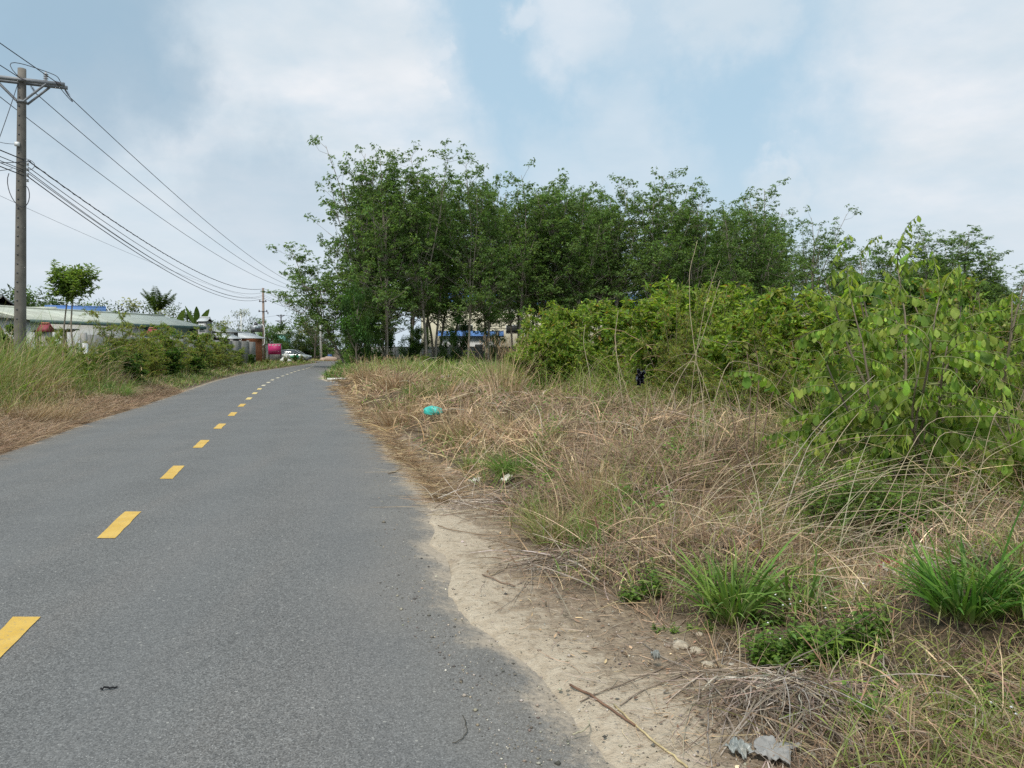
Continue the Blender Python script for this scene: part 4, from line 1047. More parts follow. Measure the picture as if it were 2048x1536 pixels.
def banana(label, px, Yd, top, n=7):
    x = (px - CX) / F * Yd; H = (698 - top) * Yd / F + EYE
    st = MB(); root = thing('banana_plant', label, 'banana plant', (x, Yd, float(gz(x, Yd))))
    st.tube([(0, 0, -.1), (.03, 0, H * .3), (.0, 0, H * .58)], [.13, .11, .06], 8, (.20, .22, .08)); st.build('stem', LEAF, root)
    for k in range(n):
        lf = MB(); a = k * 2.4 + .3; el = U(.7, 1.4) if k else 1.25
        sp = curve_pts((0, 0, H * .56), (math.cos(a) * math.cos(el), math.sin(a) * math.cos(el), math.sin(el)), H * U(.36, .5), 8, .03, -.07)
        wd = np.array([.02, .03, .16, .24, .27, .27, .24, .16, .03]); ax = np.gradient(sp, axis=0); sd_ = unit(np.cross(ax, [.2, .3, 1.]))
        V = np.stack([sp - sd_ * wd[:, None], sp - np.array([0, 0, .04]), sp + sd_ * wd[:, None]], 1).reshape(-1, 3)
        q = [[r * 3 + c, r * 3 + c + 1, r * 3 + c + 4, r * 3 + c + 3] for r in range(8) for c in (0, 1)]
        lf.add(V, q, None, pick([(.11, .18, .045), (.15, .22, .06)], 1)[0]); lf.build('leaf', LEAF, root)
banana('banana plant with one upright leaf at the right end of the long pale roof', 395, 66, 617)
banana('banana plant between the coconut palm and the round grey green trees', 352, 70, 622)
# ------------------------------------------------------------------ left verge
def left_scatter(n, Y0, Y1, w0, w1):
    Y = 1 / U(1 / Y1, 1 / Y0, n); X = xl(Y) - w0 - (w1 - w0) * RNG.random(n)
    return X, Y
X, Y = left_scatter(120000, 8, 30, .0, 1.9); e = xl(Y) - X
w_ = np.interp(Y, [8, 14, 18, 22, 30], [1.9, 1.7, 1.1, 1.6, 1.2])
k = (RNG.random(len(X)) < 1.15 - e / w_) ; X, Y = X[k], Y[k]; n = len(X)
b = MB(); tl = sstep(.3, .6, fbm(X, Y, 23))[:, None]
zo = RNG.random(n) ** 1.5 * .22 * np.clip((xl(Y) - X) / .7, .1, 1)
b.blades(np.stack([X, Y, gz(X, Y) + zo], 1), U(0, 7, n), np.clip(RNG.normal(1.2, .3, n), .2, 1.6), np.exp(RNG.normal(math.log(.26), .4, n)), wscale(Y, .004, .00045), U(.05, .4, n), pick(P_BROWN + P_STRAW[2:4], n, .3) * (1.15 - .6 * tl) + pick(P_STRAW, n, .3) * .6 * tl, 4, U(-.3, .3, n), clamp=True)
tag(b.build('dry_litter', STRAW), 'brown dry grass litter heaped along the left asphalt edge', 'grass litter', kind='stuff')

X, Y = left_scatter(120000, 9, 33, .8, 12); e = xl(Y) - X
k = (RNG.random(len(X)) < sstep(.7, 2.2, e) * np.interp(Y, [9, 22, 27, 33], [1, 1, .6, .2])) & (fbm(X * .7, Y * .7, 71) > .30); X, Y = X[k], Y[k]; n = len(X)
b = MB(); ht = sstep(.8, 3.2, xl(Y) - X) * (.6 + .8 * fbm(X * .5, Y * .5, 73))
dry = fbm(X * .9, Y * .9, 79) + .2 * (1 - ht)
col = pick(P_GREEN[:2] + P_OLIVE + P_YELL[:1], n, .22); dm = RNG.random(n) < .12 + sstep(.42, .7, dry) * .7; col[dm] = pick(P_STRAW[:5], dm.sum())
b.blades(np.stack([X, Y, gz(X, Y)], 1), U(0, 7, n), np.clip(RNG.normal(.28, .22, n), 0, 1.2), (.40 + 1.45 * ht) * np.exp(RNG.normal(0, .25, n)), wscale(Y, .011, .0010) * U(.6, 1.3, n), U(.1, .6, n), col, 5, U(-.2, .2, n))
tag(b.build('tall_grass', GRASS), 'tall green grass with dry blades on the left verge in front of the pole', 'grass', kind='stuff')

X, Y = left_scatter(80000, 24, 100, .0, 16); e = xl(Y) - X
k = (RNG.random(len(X)) < sstep(.0, 1.0, e)) & (X > -40); X, Y = X[k], Y[k]; n = len(X)
b = MB(); col = pick(P_GREEN + P_OLIVE, n); dm = RNG.random(n) < .28; col[dm] = pick(P_STRAW, dm.sum())
b.blades(np.stack([X, Y, gz(X, Y)], 1), U(0, 7, n), np.clip(RNG.normal(.5, .3, n), 0, 1.4), U(.2, .65, n) * (.4 + .6 * sstep(0, 2, e[k])), wscale(Y, .009, .0009), U(.1, .6, n), col, 3)
tag(b.build('verge_grass', GRASS), 'weedy mixed grass further along the left verge', 'grass', kind='stuff')
# same beyond the mat on the right, under the grove and by the bend
Y = U(40, 104, 46000); X = xr(Y) + .2 + U(0, 1, 46000) ** 1.2 * (.7 * Y + 12); k = ~((Y > 92.5) & (Y < 101.5)) ; X, Y = X[k], Y[k]; n = len(X)
b = MB(); b.blades(np.stack([X, Y, gz(X, Y)], 1), U(0, 7, n), np.clip(RNG.normal(.5, .3, n), 0, 1.4), U(.25, .8, n), wscale(Y, .012, .0011), U(.1, .6, n), pick(P_GREEN[:3] + P_DARK + P_OLIVE[:1], n), 3)
tag(b.build('grove_grass', GRASS), 'dark grass and weeds on the floor of the rubber grove', 'grass', kind='stuff')
Y = U(100.6, 112, 9000); X = U(-60, 0, 9000); b = MB()
b.blades(np.stack([X, Y, gz(X, Y)], 1), U(0, 7, 9000), U(.2, 1.2, 9000), U(.1, .35, 9000), .10, .3, pick(P_OLIVE + P_STRAW[:2], 9000), 2)
tag(b.build('far_verge_grass', GRASS), 'short dry grass beyond the crossing road', 'grass', kind='stuff')

LG = 'shrubs on the left verge'
for kind, px, Yd, top, lab, wd in [('F', 245, 33, 628, 'tallest olive shrub on the left verge in front of the long pale roof', .9), ('G', 195, 27, 690, 'low green shrub left of the tallest olive one', 1.1), ('D', 262, 29, 715, 'dark leafy weed clump beside the left litter heap', 1.2),
      ('G', 320, 38, 655, 'green shrub right of the tallest olive one on the left verge', 1.0), ('F', 358, 41, 660, 'olive shrub in front of the dark eave of the long house', 1.1), ('G', 392, 44, 652, 'upright green shrub at the right end of the long house', .9),
      ('D', 335, 37, 705, 'dark low shrub at the back of the brown litter', 1.3), ('G', 440, 53, 662, 'round olive green shrub below the grey sheds', 1.0), ('F', 425, 50, 690, 'feathery low shrub below the grey sheds', 1.3), ('D', 385, 43, 716, 'bright edged low weed clump by the asphalt on the left', 1.3),
      ('G', 478, 59, 690, 'green shrub left of the pink board', 1.2), ('D', 505, 66, 708, 'dark low shrub nearest the pink board', 1.2), ('F', 535, 73, 714, 'olive weed clump in front of the pink board', 1.0), ('F', 572, 80, 708, 'olive weed clump left of the parked car', 1.0), ('D', 590, 85, 706, 'dark weed clump in front of the parked car', .8), ('F', 604, 87, 706, 'tip of the left verge weeds in front of the car bonnet', .8),
      ('G', 150, 24, 700, 'green shrub in the tall grass under the slender tree', .9), ('D', 15, 26, 660, 'shrub in front of the green gable house at the left border', .9), ('Y', 112, 30, 662, 'yellow green shrub covering the tiled gateway', .55), ('G', 450, 55, 715, 'low green weed clump along the asphalt below the sheds', 1.3),
      ('F', 285, 36, 668, 'olive shrub between the tallest one and the red tiled pillar', 1.0), ('G', 225, 30, 700, 'green weed clump at the foot of the tallest olive shrub', 1.3), ('G', 60, 25, 690, 'green shrub at the foot of the near utility pole', 1.0), ('F', 300, 33, 706, 'olive low shrub behind the left litter heap', 1.3)]:
    plant(kind, px, Yd, top - (8 if Yd < 56 else 0), lab, LG, wd * (1.2 if Yd < 56 else 1))
DL = 'dry grass tussocks'
for px, py, lab, L in ((45, 850, 'fawn dry tussock nearest the asphalt at the left border', .75), (110, 848, 'fawn dry tussock second from the left border', .7), (20, 800, 'tall pale dry stalk clump at the left border', 1.2)):
    tussock(lab, px, py, 480, L, .006, .4, P_GOLD, (.05, .8), (.1, .5), name='dry_grass_tuft', mat=STRAW, heads=26, group=DL)
for px, py, lab in ((228, 800, 'fresh green tussock at the left end of the brown litter heap'), (180, 790, 'green tussock in front of the slender tree'), (120, 800, 'green tussock left of the slender tree')):
    tussock(lab, px, py, 420, .9, .010, .4, P_GREEN, (.05, .7), (.2, .8), group='green grass tussocks on the left verge')

# ------------------------------------------------------------------ utility poles
STEEL = flat_mat('galvanised_steel', (.23, .24, .25), .6, .25, var=.15)
DKSTEEL = flat_mat('dark_steel', (.09, .09, .095), .5, .4, var=.2)
POLE = flat_mat('pole_concrete', (.165, .150, .128), .9, var=.22, scale=3, dirt=(.12, .11, .095), bump=.4, bscale=90)
POLEW = flat_mat('pale_pole_concrete', (.72, .72, .68), .85, var=.15, scale=3, dirt=(.3, .3, .28))
POLEB = flat_mat('brown_pole_concrete', (.33, .25, .20), .9, var=.2, scale=3, dirt=(.2, .15, .12))
CER = flat_mat('ceramic', (.42, .41, .40), .3, var=.1)
POLY = flat_mat('polymer_insulator', (.13, .09, .10), .5, var=.1)
CABLE = flat_mat('cable_rubber', (.045, .045, .05), .6, var=.1)
WHITE = flat_mat('white_paint', (.78, .78, .76), .6, var=.06, dirt=(.5, .49, .45))
def rz(a): c, s_ = math.cos(a), math.sin(a); return np.array([[c, -s_, 0], [s_, c, 0], [0, 0, 1]])

PX_, PY_ = -14.74, 23.0; PTOP = D(45, 137, PY_)[2]; LINE = math.atan2(.283, 1)  # angle of the line to +Y (leftwards)
pr = thing('utility_pole', 'tall tapered concrete utility pole with a steel crossarm, nearest on the left', 'utility pole', (PX_, PY_, 0)); TILT = .036; pr.rotation_euler = (0, TILT, 0)
def WP(v): v = np.asarray(v, float); return W0 + np.array([v[0] + v[2] * TILT, v[1], v[2] - v[0] * TILT])
p = MB(); pz = np.linspace(-.3, PTOP, 14); p.tube(np.stack([0 * pz, 0 * pz, pz], 1), np.linspace(.180, .112, 14), 8)
p.build('shaft', POLE, pr)
p = MB()
for q in range(26): p.box((-.018, -.172, 0), (.018, -.13, .045), o=(.0, .172 - np.interp(PTOP - .6 - q * .27, [0, PTOP], [.180, .112]) - .006, PTOP - .6 - q * .27))
p.build('step_holes', DKSTEEL, pr)
AR = rz(LINE)   # local x = across the line, y = along it
ax_ = AR @ np.array([1, 0, 0.]); al = AR @ np.array([0, 1, 0.])
AZ = PTOP - .36
for sgn in (-1, 1):
    p = MB(); p.box((-1.16, -.035, -.05), (1.16, .035, .05), R=AR, o=(al * sgn * .15 + np.array([0, 0, AZ]))); p.build('crossarm', STEEL, pr)
for sgn in (-1, 1):
    for f in (-1, 1):
        p = MB(); p.sticks(al * f * .16 + ax_ * sgn * .09 + np.array([0, 0, AZ - .62]), al * f * .17 + ax_ * sgn * .68 + np.array([0, 0, AZ - .04]), .034, .034, n=4); p.build('brace', STEEL, pr)
p = MB(); p.lathe([(.13, -.02), (.14, -.02), (.14, .05), (.13, .05)], o=(0, 0, AZ - .62), n=12); p.build('pole_band', STEEL, pr)
# post insulator with its jumper, dead end insulators
p = MB(); prof = [(.02, 0)]
for q in range(4): prof += [(.03, .03 + q * .06), (.075, .045 + q * .06), (.03, .075 + q * .06)]
p.lathe(prof + [(.02, .29), (.0, .29)], o=ax_ * .62 + np.array([0, 0, AZ + .05]), n=10); p.build('post_insulator', CER, pr)
pin = {}
for nm, f in (('right', 1.08), ('middle', .16), ('left', -1.08)):
    for sgn in (-1, 1):
        a0 = al * sgn * .20 + ax_ * f + np.array([0, 0, AZ - .02]); a1 = a0 + al * sgn * .55 + np.array([0, 0, -.10]); pin[nm, sgn] = a1
        p = MB(); p.sticks(a0, a1, .012, .012, n=5)
        for q in range(6):
            c = a0 + (a1 - a0) * (.25 + q * .11); p.sticks(c - al * .008, c + al * .008, .045, .045, n=8)
        p.build('strain_insulator', POLY, pr)
def jumper(name, pts, r=.011):
    P = np.array(pts, float); t = np.linspace(0, 1, len(P)); tt = np.linspace(0, 1, 20)
    co_ = np.polyfit(t, P, min(4, len(P) - 1)); Q = np.stack([np.polyval(co_[:, i], tt) for i in range(3)], 1)
    p = MB(); p.tube(Q, r, 5); p.build(name, CABLE, pr)
top_i = ax_ * .62 + np.array([0, 0, AZ + .36])
jumper('jumper', [pin['middle', -1], ax_ * .0 + al * -.3 + np.array([0, 0, AZ + .42]), top_i, ax_ * .95 + np.array([0, 0, AZ + .22]), pin['right', 1]])
jumper('jumper', [pin['right', -1], ax_ * 1.2 + al * -.2 + np.array([0, 0, AZ - .3]), ax_ * 1.25 + al * .3 + np.array([0, 0, AZ - .35]), pin['right', 1]])
jumper('jumper', [pin['left', -1], ax_ * -1.2 + np.array([0, 0, AZ - .34]), pin['left', 1]])
zl = D(40, 335, PY_)[2]
for q in range(4):
    p = MB(); p.lathe([(.0, -.04), (.035, -.04), (.025, 0), (.035, .04), (0, .04)], o=ax_ * .17 + np.array([0, 0, zl + .12 - q * .16]), n=8); p.build('spool_insulator', CER, pr)
p = MB(); p.box((-.06, -.20, 0), (.06, -.13, .12), o=(-.02, 0, D(40, 295, PY_)[2])); p.build('tag_plate', WHITE, pr)
jumper('cable_loop', [(.16, -.1, zl + .25), (.45, -.1, zl + .1), (.38, -.1, zl - .05), (.18, -.05, zl - .05)], .008)
jumper('cable_loop', [(-.30, -.1, zl - .2), (-.22, -.18, zl - .75), (.05, -.22, zl - 1.15), (.30, -.18, zl - 1.1), (.30, -.1, zl - .75), (.14, -.1, zl - .55)], .012)

def pole(label, x, y, h, r0, r1, mat, name='utility_pole'):
    r = thing(name, label, 'utility pole', (x, y, 0)); p = MB(); p.tube([(0, 0, -.3), (0, 0, h * .5), (0, 0, h)], [r0, (r0 + r1) / 2, r1], 10); p.build('shaft', mat, r); return r
P2 = D(526, 576, 86); h2 = P2[2]
p2 = pole('brownish concrete pole carrying a grey equipment box, halfway down the left verge', P2[0], 86, h2, .16, .115, POLEB)
Z = lambda py, Yd: (698 - py) * Yd / F + EYE
for zz, w_ in ((Z(583, 86), .5), (Z(603.5, 86), .85), (Z(623, 86), 1.0)):
    b = MB(); b.box((-w_ / 2, -.17, -.035), (w_ / 2, -.11, .035), o=(0, 0, zz)); b.build('crossarm', DKSTEEL, p2)
for x_, zz in ((-.42, Z(622, 86)), (.42, Z(622, 86)), (-.33, Z(602, 86)), (.33, Z(602, 86)), (.55, Z(626, 86))):
    b = MB(); b.lathe([(0, -.16), (.06, -.14), (.04, -.05), (.07, 0), (.03, .10), (0, .12)], o=(x_, -.14, zz), n=8); b.build('insulator', POLY, p2)
bx = MB(); x0_, x1_ = (503 - 526) * 86 / F, (522.5 - 526) * 86 / F; z0, z1 = Z(662, 86), Z(651, 86)
bx.prism([(x0_, -.45, z0 + .06), (x0_ + .08, -.45, z0), (x1_, -.45, z0), (x1_, -.45, z1), (x0_ + .06, -.45, z1), (x0_, -.45, z1 - .08)], (0, .62, 0))
ebox = bx.build('equipment_box', flat_mat('grey_enclosure', (.34, .36, .38), .4, .3, var=.12), p2)
b = MB(); b.box((x0_ + .48, -.465, z0 + .18), (x1_ - .08, -.452, z1 - .1)); b.build('box_door', flat_mat('enclosure_door', (.20, .25, .27), .4, .2), ebox)
b = MB(); b.box((x0_ + .3, -.2, z1), (x0_ + .62, .1, z1 + .28)); b.lathe([(.0, 0), (.09, .02), (.05, .12), (0, .14)], o=(x0_ + .42, 0, z1 + .28)); b.build('bushing_cap', DKSTEEL, ebox)
b = MB()
for f in (-.4, .12): b.box((x0_, f, z0 - .12), (.05, f + .06, z0 - .004))
b.build('bracket', DKSTEEL, p2)
for f in (-.36, .14):
    b = MB(); b.sticks((x0_ + .1, f, z0 - .1), (-.05, f, Z(689, 86)), .05, .05, n=4); b.build('brace', DKSTEEL, p2)
b = MB(); c = lambda px, py: ((px - 526) * 86 / F, -.24, Z(py, 86)); b.tube([c(522.5, 650), c(524, 649), c(526, 650), c(528.5, 655), c(529, 662), c(529, 675), c(529, 686), c(527.5, 689.5), c(524, 691)], .055, 7); b.build('conduit', WHITE, p2)

P3 = D(640.5, 578, 104); h3 = P3[2]
p3_ = pole('white concrete pole at the far road bend, its top hidden in foliage', P3[0], 104, h3, .165, .12, POLEW)
b = MB(); b.box((-1.2, -.2, -.05), (1.2, -.13, .05), R=AR, o=(0, 0, h3 - .35)); b.build('crossarm', STEEL, p3_)
P4 = D(562, 629, 170)
p4_ = pole('distant dark pole with two crossarms beyond the crossing', P4[0], 170, P4[2], .17, .14, DKSTEEL)
for py, w_ in ((631, 1.9), (642, 2.4)):
    b = MB(); b.box((-w_ / 2, -.2, -.07), (w_ / 2, -.1, .07), o=(0, 0, Z(py, 170))); b.build('crossarm', DKSTEEL, p4_)
    for sx in (-1, 1):
        b = MB(); b.sticks((sx * .1, -.15, Z(py + 4, 170)), (sx * w_ * .4, -.15, Z(py, 170)), .06, .06, n=4); b.build('brace', DKSTEEL, p4_)
P5 = D(482, 628, 80); p5_ = pole('thin pale steel lamp post above the grey shed roofs', P5[0], 80, P5[2], .06, .05, POLEW, 'lamp_post')
b = MB(); b.tube([(0, 0, P5[2] - .05), (.15, -.1, P5[2] + .15), (.5, -.2, P5[2] + .2)], .03, 6); b.build('lamp_arm', STEEL, p5_)

# ------------------------------------------------------------------ overhead cables: each span is a thing
def cable(label, a, b_, sag, r=.012, n=36, group='overhead cables', twist=0, sup=.5):
    a, b_ = np.array(a, float), np.array(b_, float); t = np.linspace(0, 1, n)
    P = a + (b_ - a) * t[:, None]; P[:, 2] -= sag * 4 * t * (1 - t)
    m = MB(); m.tube(P, r, 5)
    if twist:
        m2 = np.linspace(0, 1, n * 5); Q = a + (b_ - a) * m2[:, None]; Q[:, 2] -= sag * 4 * m2 * (1 - m2)
        ph = m2 * twist * 2 * PI; Q += np.stack([np.cos(ph) * r * 1.3, 0 * ph, np.sin(ph) * r * 1.3], 1); m.tube(Q, r * .8, 4)
    return tag(m.build('power_cable', CABLE), label, 'cable', group)
W0 = np.array([PX_, PY_, 0])
BACK = np.array([.13, -1, 0]) * 47; z_ = np.array([0, 0, 1.])
F3 = np.array([P3[0], 104, 0])
for nm, f, lab in (('right', 1.0, 'right end'), ('middle', .05, 'middle'), ('left', -1.0, 'left end')):
    cable('high voltage wire from the %s of the near crossarm to the far bend' % lab, WP(pin[nm, 1]), F3 + ax_ * f + z_ * (h3 - .25), 1.75, .0125)
    cable('wire overhead from the %s of the near crossarm towards the viewer' % lab, WP(pin[nm, -1]), W0 + BACK + ax_ * f + z_ * (AZ + .3), .35, .0125)
q2 = np.array([P2[0], 86, 0])
for i, (py, pe, sg, r_, tw, lab) in enumerate([(325, 578, 1.25, .017, 60, 'twisted cable, uppermost of the lower bundle'), (337, 585, 1.4, .012, 0, 'wire second from the top of the lower bundle'), (345, 590, 1.55, .011, 0, 'wire third from the top of the lower bundle'),
                              (349, 593, 1.45, .011, 0, 'wire fourth from the top of the lower bundle'), (356, 597, 1.5, .016, 0, 'black telecom cable at the bottom of the lower bundle')]):
    za, zb = Z(py, PY_), Z(pe, 86)
    cable(lab + ', up to the box pole', WP(ax_ * .17 + z_ * za), q2 + z_ * zb + ax_ * .1, sg, r_, 40, twist=tw)
    cable(lab + ', past the box pole', q2 + z_ * zb + ax_ * .1, F3 + z_ * Z(pe + 36, 104), .3, r_ * .95, 16)
    cable(lab + ', towards the viewer', WP(ax_ * .1 + z_ * za), W0 + BACK + z_ * (za + .1 + .15 * i), .45, r_, 30)
cable('thin pale service wire crossing low behind the near pole', D(-90, 350, 24), q2 + z_ * Z(601, 86), .5, .006)
cable('slack stay wire dropping left from the near crossarm', WP([-.05, -.1, AZ - .1]), D(-60, 420, 21), .15, .010)
cable('short service wire coming in at the white tag of the near pole', D(-60, 255, 21.5), WP([-.1, -.12, Z(296, PY_)]), .12, .008)
cable('service wire entering level from the left at the near pole', D(-60, 322, 21.5), WP([.3, 0, Z(326, PY_)]), .05, .011)
cable('lowest service wire entering level from the left at the near pole', D(-60, 340, 21.5), WP([-.2, -.1, Z(344, PY_)]), .05, .009)
for i in (-1, 1):
    cable('far wire leading off from the distant pole, %s side' % ('left' if i < 0 else 'right'), np.array([P4[0] + i * .8, 170, Z(631, 170)]), D(562 + i * 190, 646, 200), .5, .02)

# ------------------------------------------------------------------ houses
def roof_mat(name, col, dirt, rib=5.5, rough=.55, metal=.15):
    m, nt, out = new_mat(name); N = NT(nt)
    tc = N.node('ShaderNodeTexCoord'); O = tc.outputs['Object']
    wv = N.node('ShaderNodeTexWave', wave_type='BANDS', bands_direction='X', i_Vector=O, i_Scale=rib, i_Distortion=.0)
    n1 = N.noise(O, .9, 5, .65); mp = N.node('ShaderNodeMapping', i_Vector=O); mp.inputs['Scale'].default_value = (1.6, .25, .25); n2 = N.noise(mp.outputs[0], 1.2, 4, .6)
    c = N.mix(N.ramp(n1, .3, .7), tuple(x * .85 for x in col), tuple(min(1, x * 1.12) for x in col)); c = N.mix(N.ramp(n2, .5, .75), c, dirt)
    # sheet joints
    mt = N.math('FRACT', N.math('MULTIPLY', N.node('ShaderNodeSeparateXYZ', i_0=O).outputs[0], 1 / 1.1)); c = N.mix(N.math('MULTIPLY', N.ramp(mt, .05, .0), .55), c, dirt)
    bs = N.node('ShaderNodeBsdfPrincipled', i_Base_Color=c, i_Roughness=rough, i_Metallic=metal)
    bp = N.node('ShaderNodeBump', i_Strength=.5, i_Height=wv.outputs['Fac']); bp.inputs['Distance'].default_value = .03; nt.links.new(bp.outputs[0], bs.inputs['Normal']); nt.links.new(bs.outputs[0], out.inputs[0])
    return m
R_PALE = roof_mat('pale_green_roof_sheet', (.50, .52, .43), (.36, .36, .29)); R_BLUE = roof_mat('blue_roof_sheet', (.10, .22, .50), (.12, .2, .38)); R_GREY = roof_mat('grey_roof_sheet', (.34, .36, .35), (.2, .2, .19)); R_SILV = roof_mat('silver_roof_sheet', (.58, .60, .60), (.38, .38, .37))
W_WHITE = flat_mat('white_render', (.74, .75, .73), .8, scale=2, var=.07, dirt=(.5, .48, .43)); W_GREEN = flat_mat('green_sheet_and_shade', (.10, .155, .14), .6, scale=2, dirt=(.07, .10, .09)); W_DARK = flat_mat('dark_opening', (.03, .032, .03), .8); W_GREY = flat_mat('grey_render', (.33, .32, .30), .9, scale=2, var=.25, dirt=(.18, .17, .15)); W_CREAM = flat_mat('cream_cladding', (.72, .67, .50), .7, scale=.5, var=.06, dirt=(.55, .5, .38)); W_ORNG = flat_mat('orange_brick', (.50, .20, .105), .85, scale=5, var=.2, dirt=(.3, .15, .09)); W_TILE = flat_mat('red_roof_tile', (.27, .045, .06), .6, scale=9, var=.2); W_ORN = flat_mat('terracotta', (.62, .25, .15), .7); W_TEAL = flat_mat('teal_sheet', (.20, .42, .38), .6)

def house(name, label, a, b_, depth, eave, ridge, roof, wall, over=.5, rise_back=None, windows=(), fascia=None, cat='house', shade_wall=None, split=.5):
    """gable building: front eave wall from a to b (plan points, left to right), extending `depth` away"""
    a, b_ = np.array(a[:2], float), np.array(b_[:2], float); u = b_ - a; L = np.linalg.norm(u); ang = math.atan2(u[1], u[0])
    r = thing(name, label, cat, (a[0], a[1], 0), ang)
    def wallbox(lo, hi, mt):
        w = MB(); w.box(lo, hi); return w.build('wall', mt, r)
    if shade_wall is None: wallbox((0, 0, -.2), (L, .2, eave - .03), wall)
    else:
        wallbox((0, 0, -.2), (L * split, .2, eave - .03), wall); wallbox((L * split + .003, .01, -.2), (L, .2, eave - .03), shade_wall)
    for x in (0, L - .2):
        w = MB(); w.prism([(x, .203, -.2), (x, depth - .2, -.2), (x, depth - .2, eave - .03), (x, depth / 2, ridge - .08), (x, .203, eave - .03)], (.2, 0, 0)); w.build('wall', wall, r)
    wallbox((0, depth - .197, -.2), (L, depth, eave - .03), wall)
    s_ = (ridge - eave) / (depth / 2); zo = eave - over * s_
    rf = MB(); rf.prism([(-over, -over, zo), (-over, depth / 2, ridge), (-over, depth + over, zo), (-over, depth + over, zo + .06), (-over, depth / 2, ridge + .06), (-over, -over, zo + .06)], (L + 2 * over, 0, 0))
    rf.v[-1] = rf.v[-1]; ro = rf.build('roof', roof, r)
    cp = MB(); cp.tube([(-over, depth / 2, ridge + .07), (L + over, depth / 2, ridge + .07)], .09, 6); cp.build('ridge_cap', roof, ro)
    if fascia: w = MB(); w.box((-over, -over - .03, zo - .16), (L + over, -over - .003, zo + .05)); w.build('fascia', fascia, r)
    for (x0, x1, z0, z1) in windows:
        w = MB(); w.box((x0, -.05, z0), (x1, -.003, z1)); fr = w.build('window', W_WHITE, r)
        w = MB(); w.box((x0 + .07, -.065, z0 + .07), (x1 - .07, -.052, z1 - .07)); w.build('pane', W_DARK, fr)
    return r
hA, hB = D(62, 640, 42.3), D(393, 653, 55)
house('long_house', 'long low house under a pale green sheet roof on the left', hA, hB, 6.5, 3.30, 4.0, R_PALE, W_WHITE, .45, fascia=W_GREEN, shade_wall=W_GREEN, split=.62, windows=((9.2, 10.4, 1.4, 2.6), (11.5, 12.7, 1.4, 2.6)))  # dark green stretch puts the shade of the openings into the wall colour
house('green_shed', 'dark green sheet metal building at the left border', (-32, 44.5), (-17.6, 25.4), -6, 3.35, 4.6, R_GREY, W_GREEN, -.0, fascia=W_DARK)
house('far_house', 'grey roofed house peeking over the green building at the left border', D(-220, 600, 60), D(-30, 600, 60), 3, 5.2, 5.9, R_GREY, W_GREEN, .4)
house('blue_roof_shed', 'shed with a bright blue sheet roof behind the long house', D(90, 626, 70), D(203, 626, 72), 7, 4.9, 5.65, R_BLUE, W_WHITE, .3, cat='shed')
house('small_roof_shed', 'small pale roofed lean-to right of the near pole, beside the long house', D(45, 630, 47), D(74, 630, 47), 3, 3.5, 4.15, R_PALE, W_DARK, .3, cat='shed')
house('rooftop_hut', 'small grey raised hut at the right end of the long roof', D(396, 650, 60), D(412, 650, 60), 1.2, 3.8, 4.05, R_SILV, W_GREY, .08, windows=((.08, .52, 3.05, 3.6),), cat='hut')
house('grey_shed', 'grey shed with a light sheet roof left of the box pole', D(440, 664, 70), D(476, 664, 71.5), 4, 3.2, 3.62, R_GREY, W_GREY, .25, cat='shed')
house('low_shed', 'low shed with a silvery roof in front of the grey one', D(448, 676, 66), D(477, 676, 67), 2.4, 2.55, 2.85, R_SILV, W_DARK, .2, cat='shed')
house('orange_house', 'orange brick house with a pale roof behind the box pole', D(484, 676, 76), D(524, 676, 78), 5, 2.75, 3.3, R_SILV, W_ORNG, .3, windows=((.9, 1.5, 1.1, 2.1),), cat='house')
house('teal_shed', 'tiny teal shed far off below the distant pole', D(553, 668, 150), D(569, 668, 150), 4, 4.6, 5.4, R_PALE, W_TEAL, .2, cat='shed')
house('warehouse', 'large cream warehouse with a blue roof seen through the grove', (-16, 138), (78, 150), 30, 9.9, 12.6, R_BLUE, W_CREAM, .6, fascia=R_BLUE, cat='warehouse', windows=tuple((6 + 9 * k, 9 + 9 * k, 4.5, 6) for k in range(9)))
house('guard_house', 'small white building with a blue awning between the rubber trunks', D(880, 700, 112), D(1000, 700, 112), 6, 3.6, 4.2, R_BLUE, W_WHITE, .5, windows=((1.2, 2.8, 1.2, 2.4), (5, 6.4, 1.2, 2.4)), cat='building')

def wall_run(name, label, pts, h, mat, cap=True, seg=3.0):
    r = thing(name, label, 'wall', (pts[0][0], pts[0][1], 0))
    for (x0, y0), (x1, y1) in zip(pts[:-1], pts[1:]):
        L = math.hypot(x1 - x0, y1 - y0); a = math.atan2(y1 - y0, x1 - x0); k = max(1, int(L / seg)); R = rz(a); o = np.array([x0 - pts[0][0], y0 - pts[0][1], 0])
        for q in range(k):
            w = MB(); w.box((q * L / k + .13, -.06, -.2), ((q + 1) * L / k - .13, .06, h - U(.0, .05)), R=R, o=o); w.build('panel', mat, r)
            w = MB(); w.box((q * L / k - .125, -.11, -.2), (q * L / k + .125, .11, h + .08), R=R, o=o); w.build('post', mat, r)
    return r
w0 = D(150, 0, 37)[:2]; w1 = D(500, 0, 73)[:2]
wall_run('boundary_wall', 'weathered grey block wall behind the left verge shrubs', [tuple(w0), tuple((w0 + w1) / 2 + (.2, 0)), tuple(w1)], 2.35, W_GREY)
wall_run('boundary_wall', 'grey block wall behind the rubber trunks', [(-19, 101.5 + 2), (-6, 102), (10, 102.5), (30, 108)], 2.0, W_GREY)

